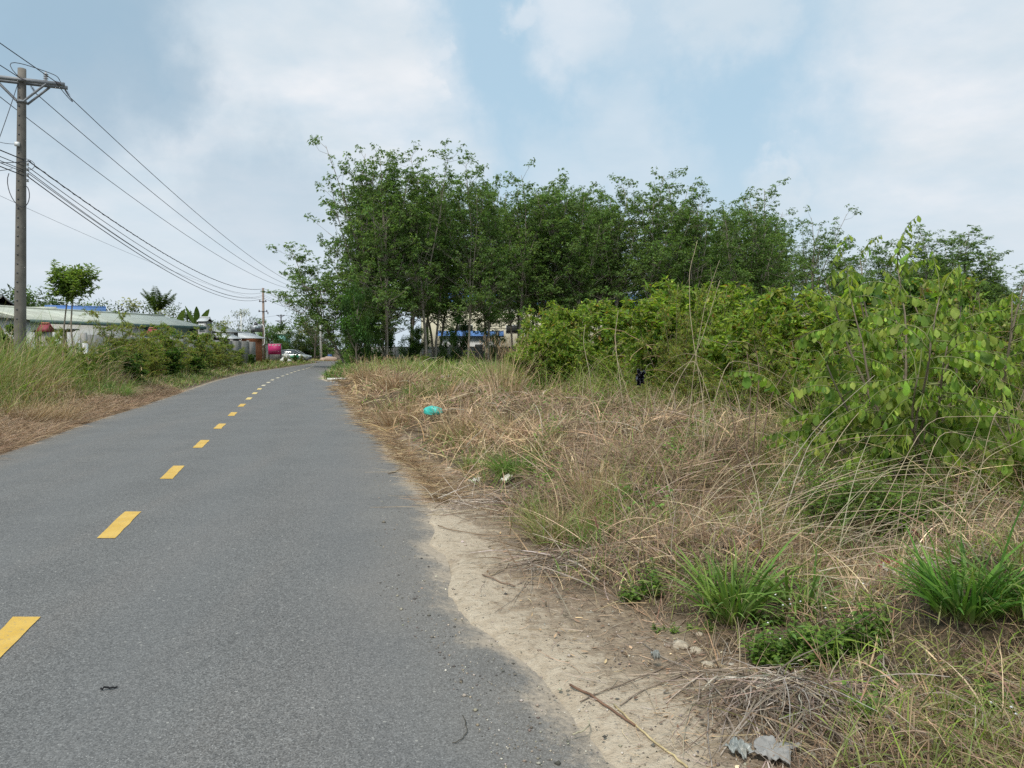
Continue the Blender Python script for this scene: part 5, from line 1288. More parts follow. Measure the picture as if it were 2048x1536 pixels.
# tiled gateway and pillars
def gate_pillar(label, px, Yd, zt, w_=.6, h_=.42):
    x = (px - CX) / F * Yd; r = thing('gate_pillar', label, 'gate pillar', (x, Yd, 0))
    b = MB(); b.box((-.2, -.2, -.1), (.2, .2, zt)); b.build('shaft', W_GREY, r)
    b = MB(); b.prism([(-w_ / 2 - .12, -.32, zt), (w_ / 2 + .12, -.32, zt), (w_ / 2 + .02, -.02, zt + h_), (-w_ / 2 - .02, -.02, zt + h_)], (0, .05, .004)); b.prism([(-w_ / 2 - .12, .36, zt), (w_ / 2 + .12, .36, zt), (w_ / 2 + .02, .06, zt + h_), (-w_ / 2 - .02, .06, zt + h_)], (0, -.05, .004)); b.box((-w_ / 2 - .05, -.26, zt + .01), (w_ / 2 + .05, .30, zt + h_ * .6), taper=.6); cpn = b.build('tiled_cap', W_TILE, r)
    b = MB(); b.box((-w_ * .45, -.07, zt + h_ + .003), (w_ * .45, .07, zt + h_ + .06)); b.build('ridge_tile', W_ORN, cpn)
gate_pillar('gate pillar with a red tiled cap at the left border', -13, 35, Z(662, 35), .34, .40)
gate_pillar('gate pillar with a red tiled cap under the long white eave', 93, 36, Z(664, 36), .36, .38)
gate_pillar('gate pillar with a red tiled cap half hidden by the tallest olive shrub', 307, 46, Z(671, 46), .42, .42)
r = thing('gate_canopy', 'dark wavy sheet canopy on a dark post beside the red tiled pillar', 'canopy', ((108 - CX) / F * 36.5, 36.5, 0))
xs_ = np.linspace(-.9, .95, 40); zz = Z(662, 36.5) + .05 * np.sin(xs_ * 9)
b = MB()
for i in range(39): b.prism([(xs_[i], -.25, zz[i]), (xs_[i + 1], -.25, zz[i + 1]), (xs_[i + 1], -.25, zz[i + 1] + .06), (xs_[i], -.25, zz[i] + .06)], (0, .8, 0))
b.build('sheet', DKSTEEL, r)
b = MB(); b.box((.46, -.12, -.1), (.62, .06, Z(664, 36.5))); b.build('post', DKSTEEL, r)
b = MB(); b.box((-.86, -.02, -.1), (-.74, .1, Z(664, 36.5))); b.build('post', DKSTEEL, r)
x = (170 - CX) / F * 27; r = thing('marker_post', 'short white boundary marker post in the left shrubs', 'post', (x, 27, 0))
b = MB(); b.box((-.05, -.05, -.1), (.05, .05, Z(686, 27))); b.box((.06, -.05, -.1), (.1, .05, Z(687, 27))); b.build('shaft', WHITE, r)

# pink board, concrete kiosk, sacks, car, barrel, sand
x = (549.5 - CX) / F * 84; r = thing('pink_board', 'magenta notice board with a row of white lettering beside the box pole', 'sign board', (x, 84, 0))
PINK = flat_mat('magenta_paint', (.52, .035, .16), .55, var=.08, dirt=(.38, .03, .12))
b = MB(); b.box((-.68, -.03, Z(709, 84)), (.68, .03, Z(688, 84))); pb = b.build('panel', PINK, r)
b = MB(); z0 = Z(690.6, 84)
for k in range(4):
    cx_k = -.50 + k * .335
    for q in range(3): b.box((cx_k - .10 + q * .075, -.038, z0 - .06), (cx_k - .05 + q * .075, -.0315, z0 + .06))
    b.box((cx_k - .10, -.0385, z0 - .012), (cx_k + .10, -.032, z0 + .012))
b.build('lettering', WHITE, pb)
b = MB(); b.box((-.66, -.036, Z(702.4, 84)), (.66, -.0312, Z(701.8, 84))); b.build('seam', DKSTEEL, pb)
for sx in (-.64, .64):
    b = MB(); b.box((sx - .05, .033, -.2), (sx + .05, .12, Z(687.4, 84))); b.build('leg', DKSTEEL, r)
x = (525 - CX) / F * 83; r = thing('concrete_kiosk', 'squat pale concrete block behind the foot of the box pole', 'concrete block', (x - .1, 87.2, 0))
b = MB(); b.box((-.85, 0, -.1), (.7, .9, Z(688, 86))); b.build('body', CONC, r)
b = MB(); b.box((-.92, -.07, Z(688, 86) + .003), (.77, .97, Z(686.7, 86))); b.build('slab', CONC, r)
SACK = flat_mat('white_sack', (.68, .68, .65), .8, scale=4, var=.12)
def lump(name, label, cat, x, y, z, sx, sy, sz, mat, seed, rough=.25, group=None, n=14):
    u = np.linspace(0, PI, n); v = np.linspace(0, 2 * PI, n * 2, endpoint=False); Uu, V = np.meshgrid(u, v, indexing='ij')
    d = np.stack([np.sin(Uu) * np.cos(V), np.sin(Uu) * np.sin(V), np.cos(Uu)], -1)
    rr = 1 + rough * 2 * (fbm(d[..., 0] * 2.2 + d[..., 2] * 1.3 + seed, d[..., 1] * 2.2 - d[..., 2] * .9 + seed * 2, seed) - .5)
    P = d * rr[..., None] * np.array([sx, sy, sz]); P[..., 2] = np.maximum(P[..., 2], -sz * .45) + sz * .45
    m = MB(); w_ = n * 2; i = (np.arange(n - 1) * w_)[:, None]; j = np.arange(w_)[None, :]; j2 = (j + 1) % w_
    m.add(P.reshape(-1, 3), np.stack([i + j, i + w_ + j, i + w_ + j2, i + j2], -1).reshape(-1, 4))
    o = m.build(name, mat, smooth=True, loc=(x, y, z)); return tag(o, label, cat, group)
for k, (px, Yd, s_) in enumerate(((567, 84, .32), (572, 84.5, .36), (577, 83.6, .26))):
    lump('sack', ['white sack against the pink board', 'bulging white sack, middle of three right of the pink board', 'small white sack, right hand of three beside the pink board'][k], 'sack', (px - CX) / F * Yd, Yd, .15 + .45 * (k == 1), s_ * 1.2, s_, s_ * 1.1, SACK, 11 + k, .35, 'white sacks by the pink board')
lump('sand_heap', 'small heap of pinkish sand beyond the crossing', 'sand heap', (657 - CX) / F * 103.5, 103.5, 0, 1.1, .7, .42, flat_mat('heap_sand', (.42, .31, .24), .95, scale=6, bump=.5), 5, .3)
r = thing('barrel', 'blue plastic barrel under the dark trees beyond the crossing', 'barrel', ((660 - CX) / F * 106, 106, 0))
b = MB(); b.lathe([(.0, 0), (.26, .0), (.29, .05), (.29, .28), (.31, .30), (.29, .32), (.29, .6), (.31, .62), (.29, .64), (.28, .86), (.24, .9), (0, .9)], n=16); b.build('body', flat_mat('blue_plastic', (.05, .13, .36), .4), r)
b = MB(); b.lathe([(.0, .903), (.25, .903), (.25, .94), (0, .95)], n=16); b.build('lid', flat_mat('grey_plastic', (.3, .3, .32), .4), r)

def car(label, x, y):
    r = thing('parked_car', label, 'car', (x, y, .066))
    BODY = flat_mat('car_paint', (.33, .36, .36), .25, .2, .6, var=.03); GL = flat_mat('car_glass', (.05, .06, .07), .08, 0, .8, var=.05); GRN = flat_mat('green_panel', (.05, .25, .13), .35, var=.05); RUB = flat_mat('tyre_rubber', (.02, .02, .02), .8); LMP = flat_mat('lamp_lens', (.8, .8, .8), .1)
    # lower body lofted along its length (nose at +x)
    secs = [(-2.1, .42, .78, .60), (-2.02, .28, .92, .76), (-1.5, .24, .98, .84), (-.5, .22, .96, .86), (.6, .22, .95, .86), (1.1, .22, .92, .85), (1.7, .24, .82, .80), (2.0, .28, .72, .70), (2.1, .36, .62, .55)]
    V = []
    for X_, zb, zt, hw in secs:
        V += [(X_, -hw * .92, zb), (X_, -hw, zb + (zt - zb) * .45), (X_, -hw * .97, zt - .05), (X_, -hw * .86, zt), (X_, hw * .86, zt), (X_, hw * .97, zt - .05), (X_, hw, zb + (zt - zb) * .45), (X_, hw * .92, zb)]
    Q = [[i * 8 + j, i * 8 + (j + 1) % 8, (i + 1) * 8 + (j + 1) % 8, (i + 1) * 8 + j] for i in range(len(secs) - 1) for j in range(8)]
    e = (len(secs) - 1) * 8; Q += [[0, 3, 2, 1], [0, 7, 4, 3], [7, 6, 5, 4], [e, e + 1, e + 2, e + 3], [e, e + 3, e + 4, e + 7], [e + 4, e + 5, e + 6, e + 7]]
    b = MB(); b.add(V, Q); body = b.build('body', BODY, r, True)
    # glasshouse and roof
    gh = [(-1.95, .93, .93, .66), (-1.35, .95, 1.42, .62), (-.5, .95, 1.50, .64), (.2, .94, 1.46, .62), (1.15, .91, .93, .66)]
    V = []
    for X_, zb, zt, hw in gh: V += [(X_, -hw - .08, zb), (X_, -hw, zt), (X_, hw, zt), (X_, hw + .08, zb)]
    Q = [[i * 4 + j, i * 4 + j + 1, (i + 1) * 4 + j + 1, (i + 1) * 4 + j] for i in range(4) for j in range(3)]
    b = MB(); b.add(V, Q); b.build('glasshouse', GL, r)
    b = MB(); b.prism([(-1.42, -.60, 1.425), (-.5, -.62, 1.505), (.25, -.60, 1.455), (.25, -.60, 1.485), (-.5, -.62, 1.54), (-1.42, -.60, 1.46)], (0, 1.22, 0)); b.build('roof', BODY, r)
    for sy in (-1, 1):
        b = MB(); b.sticks([(-1.36, sy * .655, 1.45), (-.35, sy * .69, .95), (.27, sy * .64, 1.46)], [(-1.98, sy * .75, .95), (-.35, sy * .66, 1.49), (1.16, sy * .745, .93)], .04, .04, n=4); b.build('pillars', BODY, r)
        b = MB(); b.box((-.95, sy * .868 - .004, .42), (.85, sy * .868 + .004, .80)); b.build('door', GRN, r)
        b = MB(); b.box((.55, sy * .88 - .09, .95), (.75, sy * .88 + .09, 1.07)); b.build('mirror', BODY, r)
        b = MB(); b.lathe([(.0, -.05), (.09, -.05), (.12, .0), (.09, .05), (0, .06)], o=(1.98, sy * .56, .66), n=10); b.build('headlight', LMP, r)
        for X_ in (-1.3, 1.3):
            RX_ = np.array([[1, 0, 0], [0, 0, 1], [0, -1, 0.]])
            b = MB(); b.lathe([(.2, -.1), (.30, -.1), (.32, -.06), (.32, .06), (.30, .1), (.2, .1)], o=(X_, sy * .78, .32), R=RX_, n=18); wh = b.build('wheel', RUB, r)
            b = MB(); b.lathe([(0, -.085), (.19, -.09), (.2, 0), (.19, .09), (0, .085)], o=(X_, sy * .78, .32), R=RX_, n=14); b.build('rim', STEEL, wh)
    b = MB(); b.box((2.06, -.5, .38), (2.125, .5, .56)); b.build('grille', RUB, r)
    return r
car('silver car with green door panels parked on the crossing road, half hidden by weeds', (621.5 - CX) / F * 97 - 2.1, 97)

# ------------------------------------------------------------------ litter, stones, sticks
def crumple(name, label, cat, px, py, size, mat, seed, z=.02, tilt=.2, ht=.06, at=None, n=26, group=None, asp=1.):
    x, y, _ = GG(px, py) if at is None else at
    t = np.linspace(-.5, .5, n); A, B = np.meshgrid(t, t)
    rr = 1 + .5 * (vnoise(A * 6 + seed, B * 6, seed) - .5)
    hgt = ht * 2.2 * (fbm(A * 6 + seed * 3, B * 6, seed, 4)) + ht * .9 * np.abs(vnoise(A * 13, B * 13 + seed, seed + 3) - .5)
    P = np.stack([A * size * rr, B * size * rr * asp, hgt], -1); ang = seed * 1.3; P = P.reshape(-1, 3) @ rz(ang).T
    gx = gz(P[:, 0] + x, P[:, 1] + y); zz = P[:, 2] + (gx + z if at is None else at[2])
    if at is not None: P = P[:, [0, 2, 1]]; P[:, 1] *= 1.5; zz = P[:, 2] + at[2]
    P = np.stack([P[:, 0], P[:, 1], zz], 1); i = np.arange(n - 1)[None, :] + (np.arange(n - 1) * n)[:, None]
    m = MB(); m.add(P, np.stack([i, i + 1, i + n + 1, i + n], -1).reshape(-1, 4))
    me = m.build(name, mat, loc=(x, y, 0)); sol = me.modifiers.new('thickness', 'SOLIDIFY'); sol.thickness = .002
    return tag(me, label, cat, group)
PLG = flat_mat('grey_plastic_film', (.31, .325, .30), .35, 0, .5, scale=14, var=.25, dirt=(.28, .26, .21)); PLB = flat_mat('black_plastic_film', (.012, .012, .02), .3, 0, .6); PLT = flat_mat('teal_plastic_film', (.05, .50, .42), .3, 0, .5, var=.15, bump=1.0, bscale=14); PLR = flat_mat('red_plastic_film', (.30, .03, .03), .35, var=.25); PLW = flat_mat('white_plastic_film', (.58, .57, .53), .4, var=.18, scale=20, dirt=(.33, .29, .23)); PAPER = flat_mat('paper', (.66, .62, .54), .8, var=.12, scale=20)
crumple('plastic_sheet', 'torn grey plastic sheet lying in the twigs at the bottom edge', 'plastic sheet', 1478, 1510, .085, PLG, 3, .005, ht=.025)
crumple('plastic_sheet', 'dusty paper like scrap right of the torn grey plastic sheet', 'plastic sheet', 1548, 1515, .14, W_GREY, 8, .01, ht=.02)
crumple('packet', 'torn white printed packet beside the dense upright tussock', 'packet', 1830, 1190, .34, PLW, 5, .08, ht=.07, asp=.6)
crumple('packet', 'crumpled dark red packet touching the torn white one', 'packet', 1782, 1185, .13, PLR, 9, .10, ht=.06)
bt_ = lump('plastic_bag', 'teal plastic bag lying on the dry grass near the asphalt', 'plastic bag', *GG(865, 846)[:2], float(GG(865, 846)[2]) + .17, .19, .14, .11, PLT, 4, .35, n=18)
crumple('plastic_bag', 'black plastic bag caught in the bare twigs of the thicket', 'plastic bag', 0, 0, .27, PLB, 6, at=D(1284, 756, 14.), ht=.09, asp=.55)
crumple('plastic_bag', 'white plastic scrap in the grass behind the small green tussock', 'plastic bag', 892, 768, .36, PLW, 12, .15, ht=.1)
for k, (px, py, s_, lab) in enumerate([(1012, 968, .13, 'grey foam scrap by the bright green tussock'), (950, 972, .10, 'small grey paper scrap at the edge of the straw'), (1310, 1335, .035, 'tiny bluish wrapper on the bare soil')]):
    crumple('paper_scrap', lab, 'paper scrap', px, py, s_, PAPER if k < 2 else PLG, 20 + k, .02, ht=.04)
STONE = flat_mat('pale_stone', (.46, .39, .29), .9, scale=20, var=.25, bump=.5); ST2 = flat_mat('brown_stone', (.27, .21, .16), .9, scale=25, var=.25, bump=.4)
for k, (px, py, s_, mt, lab) in enumerate([(1362, 1294, .040, STONE, 'largest pale stone on the bare soil below the green tussock'), (1392, 1304, .030, STONE, 'flat pale stone right of the largest one'), (1416, 1333, .030, STONE, 'angular pale stone lower right of the flat one'), (1335, 1293, .015, ST2, 'small brown stone left of the largest pale one'), (1079, 1301, .010, ST2, 'small dark pebble alone on the sand'),
                                         (897, 941, .05, STONE, 'pale lump at the edge of the asphalt near the straw'), (1398, 1270, .02, STONE, 'small pale stone nearest the green tussock'), (1127, 1424, .012, STONE, 'white pebble at the sand edge near the bottom')]):
    x, y, _ = GG(px, py); lump('stone', lab, 'stone', x, y, float(gz(x, y)) - s_ * .15, s_ * 1.2, s_, s_ * .7, mt, 31 + k, .4, 'stones on the bare shoulder', 10)
def stick(label, pts, r0, r1, col, name='stick', cat='stick', group='sticks on the shoulder'):
    P = np.array([GG(px, py) for px, py in pts]); P[:, 2] = np.maximum(gz(P[:, 0], P[:, 1]), np.where(edge(P[:, 0], P[:, 1]) < .05, road_z(P[:, 0], P[:, 1]), 0)) + r0 + .003
    t = np.linspace(0, 1, len(P)); tt = np.linspace(0, 1, len(P) * 3); Q = np.stack([np.interp(tt, t, P[:, i]) for i in range(3)], 1); Q[1:-1] += RNG.normal(0, .002, (len(Q) - 2, 3)); Q[:, 2] += np.abs(RNG.normal(0, .003, len(Q)))
    m = MB(); m.tube(Q, np.linspace(r0, r1, len(Q)), 6, col); return tag(m.build(name, TWIG), label, cat, group)
stick('brown straight stick pointing across the sand to the bottom edge', [(1140, 1374), (1190, 1400), (1240, 1436), (1270, 1455)], .006, .005, (.20, .12, .08))
stick('long straw coloured reed continuing the brown stick to the bottom edge', [(1228, 1412), (1262, 1446), (1300, 1480), (1345, 1512), (1375, 1540)], .004, .005, (.50, .40, .22))
stick('long thin curved twig rising from the sand to the leafy weeds', [(1160, 1406), (1200, 1388), (1280, 1360), (1350, 1330), (1400, 1303), (1440, 1290), (1490, 1262)], .003, .003, (.19, .145, .11))
stick('second long twig, below and parallel to the curved one', [(1240, 1414), (1280, 1386), (1350, 1360), (1420, 1330), (1500, 1308)], .003, .003, (.27, .21, .16))
stick('grey twig crossing the two long ones', [(1285, 1290), (1330, 1322), (1390, 1346), (1430, 1380), (1460, 1415), (1475, 1440)], .003, .004, (.26, .22, .18))
stick('bent grey twig descending to the bottom edge', [(1455, 1290), (1440, 1340), (1424, 1380), (1416, 1420), (1415, 1480), (1424, 1540)], .0035, .003, (.29, .25, .21))
stick('pale curled grass stem lying on the asphalt edge', [(1145, 1495), (1165, 1487), (1178, 1474), (1180, 1458), (1177, 1450)], .0035, .003, (.40, .36, .25))
stick('thin curled stem on the asphalt near the bottom edge', [(905, 1520), (925, 1510), (934, 1495), (930, 1470), (925, 1460)], .002, .002, (.10, .09, .07))
stick('short dark twig on the asphalt, lower left', [(202, 1420), (220, 1418), (236, 1415)], .005, .004, (.03, .03, .033))
stick('forked dry twig on the asphalt by the straw', [(776, 957), (790, 953), (800, 946), (803, 938)], .008, .006, (.22, .18, .13))
stick('straight stem on the soil right of the forked twig', [(845, 957), (880, 950), (920, 964)], .005, .004, (.34, .27, .18))
stick('thick dry stem lying on the soil below the seed head tussock', [(965, 1152), (1000, 1166), (1030, 1177)], .006, .005, (.25, .18, .13))
stick('pale bent stem on the soil left of the twig heap', [(980, 1154), (1010, 1140), (1022, 1120), (1050, 1095)], .005, .004, (.38, .30, .20))
stick('pair of pale stems lying across the asphalt edge', [(852, 1042), (900, 1030), (960, 1022), (1010, 1018)], .004, .004, (.38, .31, .21))
stick('brown stalk on the sand near the asphalt', [(876, 1055), (910, 1064), (950, 1070), (985, 1072)], .005, .003, (.25, .18, .12))

# heaps of cut twigs
def twig_heap(label, px, py, n, rad, L, az, spr, pal, thick=.0028, up=.10):
    x, y, _ = GG(px, py); b = MB()
    bx = x + RNG.normal(0, rad, n); by = y + RNG.normal(0, rad * .8, n); hz = up * np.exp(-((bx - x) ** 2 + (by - y) ** 2) / (2 * rad ** 2)) * RNG.random(n)
    b.blades(np.stack([bx, by, gz(bx, by) + hz + .004], 1), az + RNG.normal(0, spr, n), np.clip(RNG.normal(1.42, .2, n), .8, 1.6), L * np.exp(RNG.normal(0, .4, n)), thick * 2 * U(.6, 1.4, n), U(.0, .22, n), pick(pal, n, .2), 4, U(-.18, .18, n), clamp=True, tipw=.45)
    return tag(b.build('twig_heap', TWIG), label, 'twig heap', 'heaps of dry twigs')
P_TW = [(.36, .29, .225), (.28, .22, .165), (.44, .36, .28), (.21, .155, .12), (.47, .41, .34)]
twig_heap('fan of cut grey twigs below the leafy weeds at the bottom edge', 1590, 1385, 430, .20, .42, -1.75, .50, P_TW, .0032)
twig_heap('small heap of cut twigs at the edge of the bare soil', 1110, 1125, 170, .16, .36, -1.6, .9, P_TW, .0036)
twig_heap('loose heap of dry stems on the soil beside the straw', 940, 1010, 260, .35, .40, 0, 1.5, P_TW, .0028, .05)

# small bits on the bare soil: leaves, chips (uncountable)
nn = 1900; Yb = 1 / U(1 / 9., 1 / 2.4, nn); Xb = xr(Yb) + .25 + U(0, 1, nn) ** .7 * 1.5
d = unit(np.stack([RNG.normal(0, 1, nn), RNG.normal(0, 1, nn), RNG.normal(0, .25, nn)], 1))
b = MB(); b.leaves(np.stack([Xb, Yb, gz(Xb, Yb) + .008], 1), d, unit(np.array([0, 0, 1.]) + RNG.normal(0, .35, (nn, 3))), np.exp(RNG.normal(math.log(.022), .5, nn)), np.exp(RNG.normal(math.log(.011), .4, nn)), pick(P_BROWN + P_STRAW[:3] + [(.42, .38, .32)], nn, .25), True, .4, -.25)
n2 = 5200; Yb = 1 / U(1 / 10., 1 / 2.4, n2); Xb = xr(Yb) + .05 + U(0, 1, n2) * 1.6; az = U(0, 7, n2); kk = RNG.random(n2) < np.clip((Xb - xr(Yb)) / .7, .12, 1); Xb, Yb, az = Xb[kk], Yb[kk], az[kk]; n2 = len(Xb)
b.blades(np.stack([Xb, Yb, gz(Xb, Yb) + .004], 1), az, 1.5, np.exp(RNG.normal(math.log(.07), .6, n2)), U(.0015, .004, n2), 0, pick(P_TW + P_STRAW[:4], n2, .22), 3, U(-.4, .4, n2), clamp=True, tipw=.5, floor=.004)
tag(b.build('leaf_litter', STRAW), 'dead leaves, chaff and twig bits scattered on the bare shoulder', 'litter', kind='stuff')
# pebbles and grit (uncountable)
n3 = 2600; Yb = 1 / U(1 / 11., 1 / 2.3, n3); Xb = xr(Yb) - .5 + np.abs(RNG.normal(0, .75, n3)) ; s_ = np.exp(RNG.normal(math.log(.0042), .45, n3))
zb = np.where(Xb < xr(Yb) - .02, road_z(Xb, Yb), gz(Xb, Yb))
oct_ = np.array([[1, 0, 0], [0, 1, 0], [-1, 0, 0], [0, -1, 0], [0, 0, .7], [0, 0, -.7]]); tri = np.array([[0, 1, 4], [1, 2, 4], [2, 3, 4], [3, 0, 4], [1, 0, 5], [2, 1, 5], [3, 2, 5], [0, 3, 5]])
V = (oct_[None] * s_[:, None, None] * U(.6, 1.3, (n3, 6, 1))) + np.stack([Xb, Yb, zb + s_ * .3], 1)[:, None]
b = MB(); b.add(V.reshape(-1, 3), None, ((np.arange(n3) * 6)[:, None, None] + tri[None]).reshape(-1, 3), np.repeat(pick([(.38, .32, .24), (.20, .17, .14), (.48, .43, .36), (.12, .11, .10)], n3, .2), 6, 0))
tag(b.build('gravel', BARK), 'loose grit and pebbles along the asphalt edge', 'gravel', kind='stuff')

# straw that has slid onto the asphalt further along
n4 = 9000; Yb = 1 / U(1 / 34., 1 / 8.2, n4); tongue = .05 + .55 * np.clip(fbm(Yb * .55, 0 * Yb, 9) * 2 - .8, 0, 1); Xb = xr(Yb) + .25 - U(0, 1, n4) ** 1.8 * (tongue + .25) * np.interp(Yb, [8, 14, 20, 34], [.35, .6, 1, 1.2])
zb = np.where(Xb < xr(Yb), road_z(Xb, Yb), gz(Xb, Yb)) + .006
b = MB(); b.blades(np.stack([Xb, Yb, zb + RNG.random(n4) * .03], 1), U(0, 7, n4), np.clip(RNG.normal(1.5, .06, n4), 1.2, 1.57), np.exp(RNG.normal(math.log(.22), .4, n4)), wscale(Yb, .0035, .0004), 0, pick(P_GOLD + P_BROWN, n4, .2), 3, U(-.3, .3, n4), tipw=.4)
tag(b.build('loose_straw', STRAW), 'loose orange straw lying over the right asphalt edge', 'straw', kind='stuff')

# ------------------------------------------------------------------ low leafy weeds near by
def weed(label, px, py, h, n, LL, spread, pal=P_GREEN, group='leafy weeds at the edge of the bare soil', z=0):
    x, y, _ = GG(px, py); zg = float(gz(x, y)); r = thing('leafy_weed', label, 'weed', (x, y, zg)); st = MB(); lf = MB()
    for q in range(n):
        a = U(0, 7); l = U(0, .9); pts = curve_pts((U(-1, 1) * spread, U(-1, 1) * spread * .7, 0), (math.cos(a) * math.sin(l), math.sin(a) * math.sin(l), math.cos(l)), h * U(.6, 1.15), 6, .12, .06)
        st.tube(pts, np.linspace(.0028, .0012, 7), 4, (.12, .15, .05))
        m_ = 13; t = np.linspace(.15, 1, m_); i = np.clip((t * 6).astype(int), 0, 5); b0 = pts[i] + (pts[i + 1] - pts[i]) * (t * 6 - i)[:, None]
        a2 = np.arange(m_) * 2.3 + a; d = unit(np.stack([np.cos(a2), np.sin(a2), .25 + U(-.4, .4, m_)], 1))
        L = LL * np.exp(RNG.normal(0, .25, m_)) * (1.1 - .5 * t); lf.leaves(b0, d, unit(np.array([0, 0, 1.]) + RNG.normal(0, .25, (m_, 3))), L, L * .55, pick(pal, m_, .15), True, .25, .25, .4)
    st.build('stem', TWIG, r); lf.build('foliage', LEAF, r); return r
for px, py, h, n, LL, sp, lab in [(1560, 1335, .21, 60, .044, .14, 'leafy weed mat with tiny white flowers above the twig fan'), (1650, 1325, .23, 64, .044, .15, 'leafy weed mat above the twig fan, right half'), (1740, 1290, .24, 22, .045, .10, 'leafy weed rising behind the right half of the mat'), (1735, 1450, .15, 12, .055, .06, 'bright young weed right of the twig fan'), (1780, 1390, .14, 14, .04, .08, 'small weed between the mat and the bright young weed'),
                              (1300, 1195, .22, 16, .045, .07, 'leafy weed under the thin dark stalks'), (1440, 1215, .26, 16, .05, .07, 'leafy weed at the left foot of the broad bladed tussock'), (1262, 1205, .12, 14, .035, .08, 'low weed at the border of the bare soil'), (1330, 1262, .05, 10, .02, .06, 'tiny yellow green weed on the bare soil'), (1400, 1262, .06, 10, .02, .07, 'flat creeping weed beside the small pale stones'), (1530, 1250, .12, 12, .035, .07, 'weed in the shade of the smaller arching tussock'),
                              (1680, 1020, .42, 80, .055, .38, 'sprawling leafy creeper below the large broad leaved shrub'), (1790, 1040, .38, 70, .05, .34, 'second creeper patch, right of the sprawling one'), (1610, 1000, .36, 44, .05, .25, 'small creeper patch at the left end of the sprawling one'), (1860, 1065, .30, 44, .05, .25, 'creeper patch in the shade at the right'), (1240, 1015, .24, 18, .06, .12, 'soft leaved weed behind the pale feathery tussock'), (1380, 900, .3, 16, .07, .2, 'weed showing green among the straw mounds'), (1980, 1440, .12, 20, .035, .15, 'grey green weed in the lower right corner')]:
    weed(lab, px, py, h, n, LL, sp)
fl = MB()
for px, py in ((1550, 1240), (1565, 1262), (1578, 1250), (1600, 1255), (1560, 1335), (1725, 1222), (1580, 1260), (1535, 1300), (1650, 1270), (2020, 1490), (2030, 1505), (1980, 1480)):
    x, y, _ = GG(px, py); fl.lathe([(0, 0), (.004, .001), (.006, .004), (.003, .007), (0, .008)], o=(x * .985, y * .985, float(gz(x, y)) + .17), n=7)
tag(fl.build('white_flowers', WHITE), 'tiny white flower heads dotted over the leafy weed mat', 'flowers', kind='stuff')

# dry crossing stalks, twiggy dead plants
def dead_plant(label, stems, r=.0046, col=(.40, .33, .22), name='dead_stalk_plant', group='dead stalk plants'):
    """stems: list of pixel polylines with a depth each; one plant rooted at the first stem's base"""
    m = MB()
    for Yd, pts in stems:
        P = np.array([D(px, py, Yd + .12 * k) for k, (px, py) in enumerate(pts)]); P[0, 2] = min(P[0, 2], float(gz(P[0, 0], P[0, 1])) - .02)
        t = np.linspace(0, 1, len(P)); tt = np.linspace(0, 1, len(P) * 6); Q = np.stack([np.interp(tt, t, P[:, i]) for i in range(3)], 1)
        for _ in range(3): Q[1:-1] = (Q[:-2] + 2 * Q[1:-1] + Q[2:]) / 4
        Q += np.cumsum(RNG.normal(0, .0015, Q.shape), 0); m.tube(Q, np.linspace(r, r * .45, len(Q)), 5, np.array(col) * U(.8, 1.15))
        k = len(Q); i = RNG.integers(k // 4, k - 1, 5); d = unit(RNG.normal(0, 1, (5, 3)) + np.array([0, 0, .6])); m.sticks(Q[i], Q[i] + d * U(.05, .22, (5, 1)), r * .35, r * .2, col)
    return tag(m.build(name, TWIG), label, 'dead plant', group)
dead_plant('tall dead plant whose pale crossing stalks rise above the thicket, in the centre right', [(8.0, [(1400, 1000), (1410, 880), (1405, 790), (1380, 640), (1378, 540), (1395, 480)]), (8.1, [(1330, 1060), (1375, 880), (1390, 720), (1412, 600), (1440, 520)]), (8.2, [(1290, 900), (1350, 770), (1400, 690), (1440, 560)]), (8.0, [(1470, 960), (1420, 800), (1390, 715), (1330, 760), (1290, 860)]), (8.1, [(1390, 712), (1450, 716), (1520, 730), (1590, 770), (1650, 830)])])
dead_plant('slim dead stalks curving up left of the tall crossing ones', [(9.0, [(1200, 840), (1180, 760), (1165, 680), (1170, 650)]), (9.3, [(1265, 860), (1240, 760), (1230, 670), (1236, 620)]), (9.1, [(1310, 800), (1235, 725), (1230, 690)])])
dead_plant('dark twiggy dead shrub in front of the lime coloured bush', [(7.6, [(1490, 930), (1498, 860), (1500, 760), (1492, 700)]), (7.6, [(1497, 850), (1540, 790), (1570, 740)]), (7.7, [(1495, 870), (1460, 800), (1440, 750)]), (7.6, [(1500, 800), (1520, 750), (1512, 700)])], .008, (.17, .12, .085))
dead_plant('long pale stem leaning up to the right towards the broad leaved shrub', [(5.6, [(1480, 1080), (1560, 960), (1640, 850), (1752, 752)]), (5.7, [(1540, 1010), (1610, 900), (1660, 840)])], .0042, (.44, .38, .29))
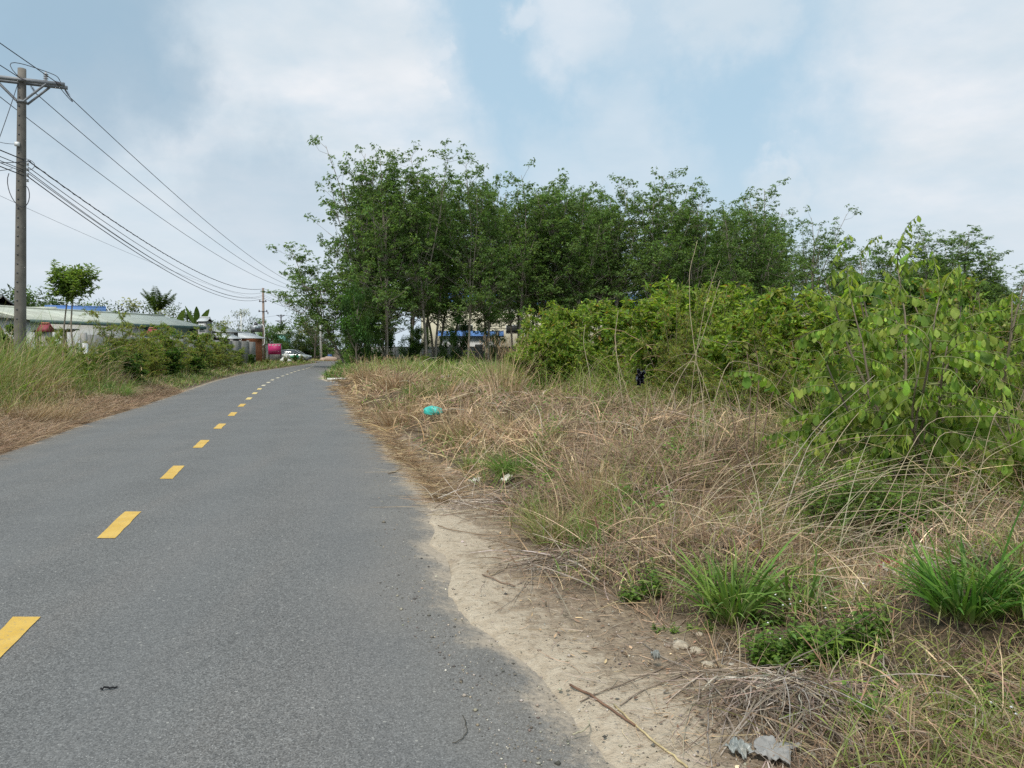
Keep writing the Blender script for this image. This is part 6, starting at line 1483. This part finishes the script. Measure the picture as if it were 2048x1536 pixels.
dead_plant('pale dead grass stems arching over the foot of the broad leaved shrub', [(5.5, [(1700, 940), (1850, 835), (1980, 835), (2060, 845)]), (5.4, [(1880, 1000), (1960, 920), (2060, 870)]), (5.3, [(1890, 990), (1890, 950), (1940, 890), (1960, 830)]), (5.3, [(1800, 900), (1870, 860), (1960, 880), (2050, 900)]), (5.1, [(1640, 1020), (1760, 940), (1900, 930), (1980, 950)]), (5.6, [(1930, 780), (1990, 810), (2040, 850), (2080, 960)]), (5.2, [(1780, 980), (1815, 915), (1860, 900)])], .0032, (.45, .37, .24))
dead_plant('two thin dark stalks standing in the grass below the straw mound', [(4.9, [(1310, 1170), (1270, 1100), (1225, 1050)]), (4.9, [(1300, 1150), (1285, 1090), (1275, 1060)])], .0035, (.10, .075, .055))
# fountain grass spikes
def spike(label, pts, Yd, tipn, col):
    m = MB(); P = np.array([D(px, py, Yd) for px, py in pts]); P[0, 2] = float(gz(P[0, 0], P[0, 1])); t = np.linspace(0, 1, len(P)); tt = np.linspace(0, 1, 20); Q = np.stack([np.interp(tt, t, P[:, i]) for i in range(3)], 1)
    m.tube(Q, .0022, 5, (.16, .11, .07)); k = 130; u = U(0, 1, k); i = Q[-tipn]; s0 = Q[-tipn] + (Q[-1] - Q[-tipn]) * u[:, None]; d = unit(RNG.normal(0, 1, (k, 3)) + unit(Q[-1] - Q[-tipn]) * 1.2); m.sticks(s0, s0 + d * .016, .0013, .0005, col)
    return tag(m.build('grass_spike', STRAW), label, 'grass spike', 'grass seed spikes')
spike('reddish brush like grass spike nodding above the torn packet', [(1745, 1360), (1800, 1240), (1850, 1110), (1865, 1108), (1826, 1058)], 4.6, 6, (.26, .07, .06))
spike('pale pink grass spike standing in the lower right corner', [(1965, 1540), (1960, 1420), (1945, 1330), (1925, 1290)], 3.5, 6, (.50, .34, .25))
spike('fawn grass spike right of the pale pink one', [(1985, 1540), (1965, 1440), (1950, 1380), (1948, 1330)], 3.4, 6, (.50, .40, .26))
spike('pink grass spike left of the thin dark stalks', [(1195, 1130), (1200, 1080), (1190, 1035)], 5.6, 6, (.42, .20, .17))
spike('cream grass spike beside the pink one', [(1215, 1140), (1212, 1100), (1206, 1060)], 5.5, 6, (.50, .40, .28))
# ------------------------------------------------------------------ remove the seed plants that were only copied from
for d_ in [v for k, v in list(globals().items()) if k in ('SH', 'TR', 'PROTO')]:
    for o in d_.values(): discard(o)
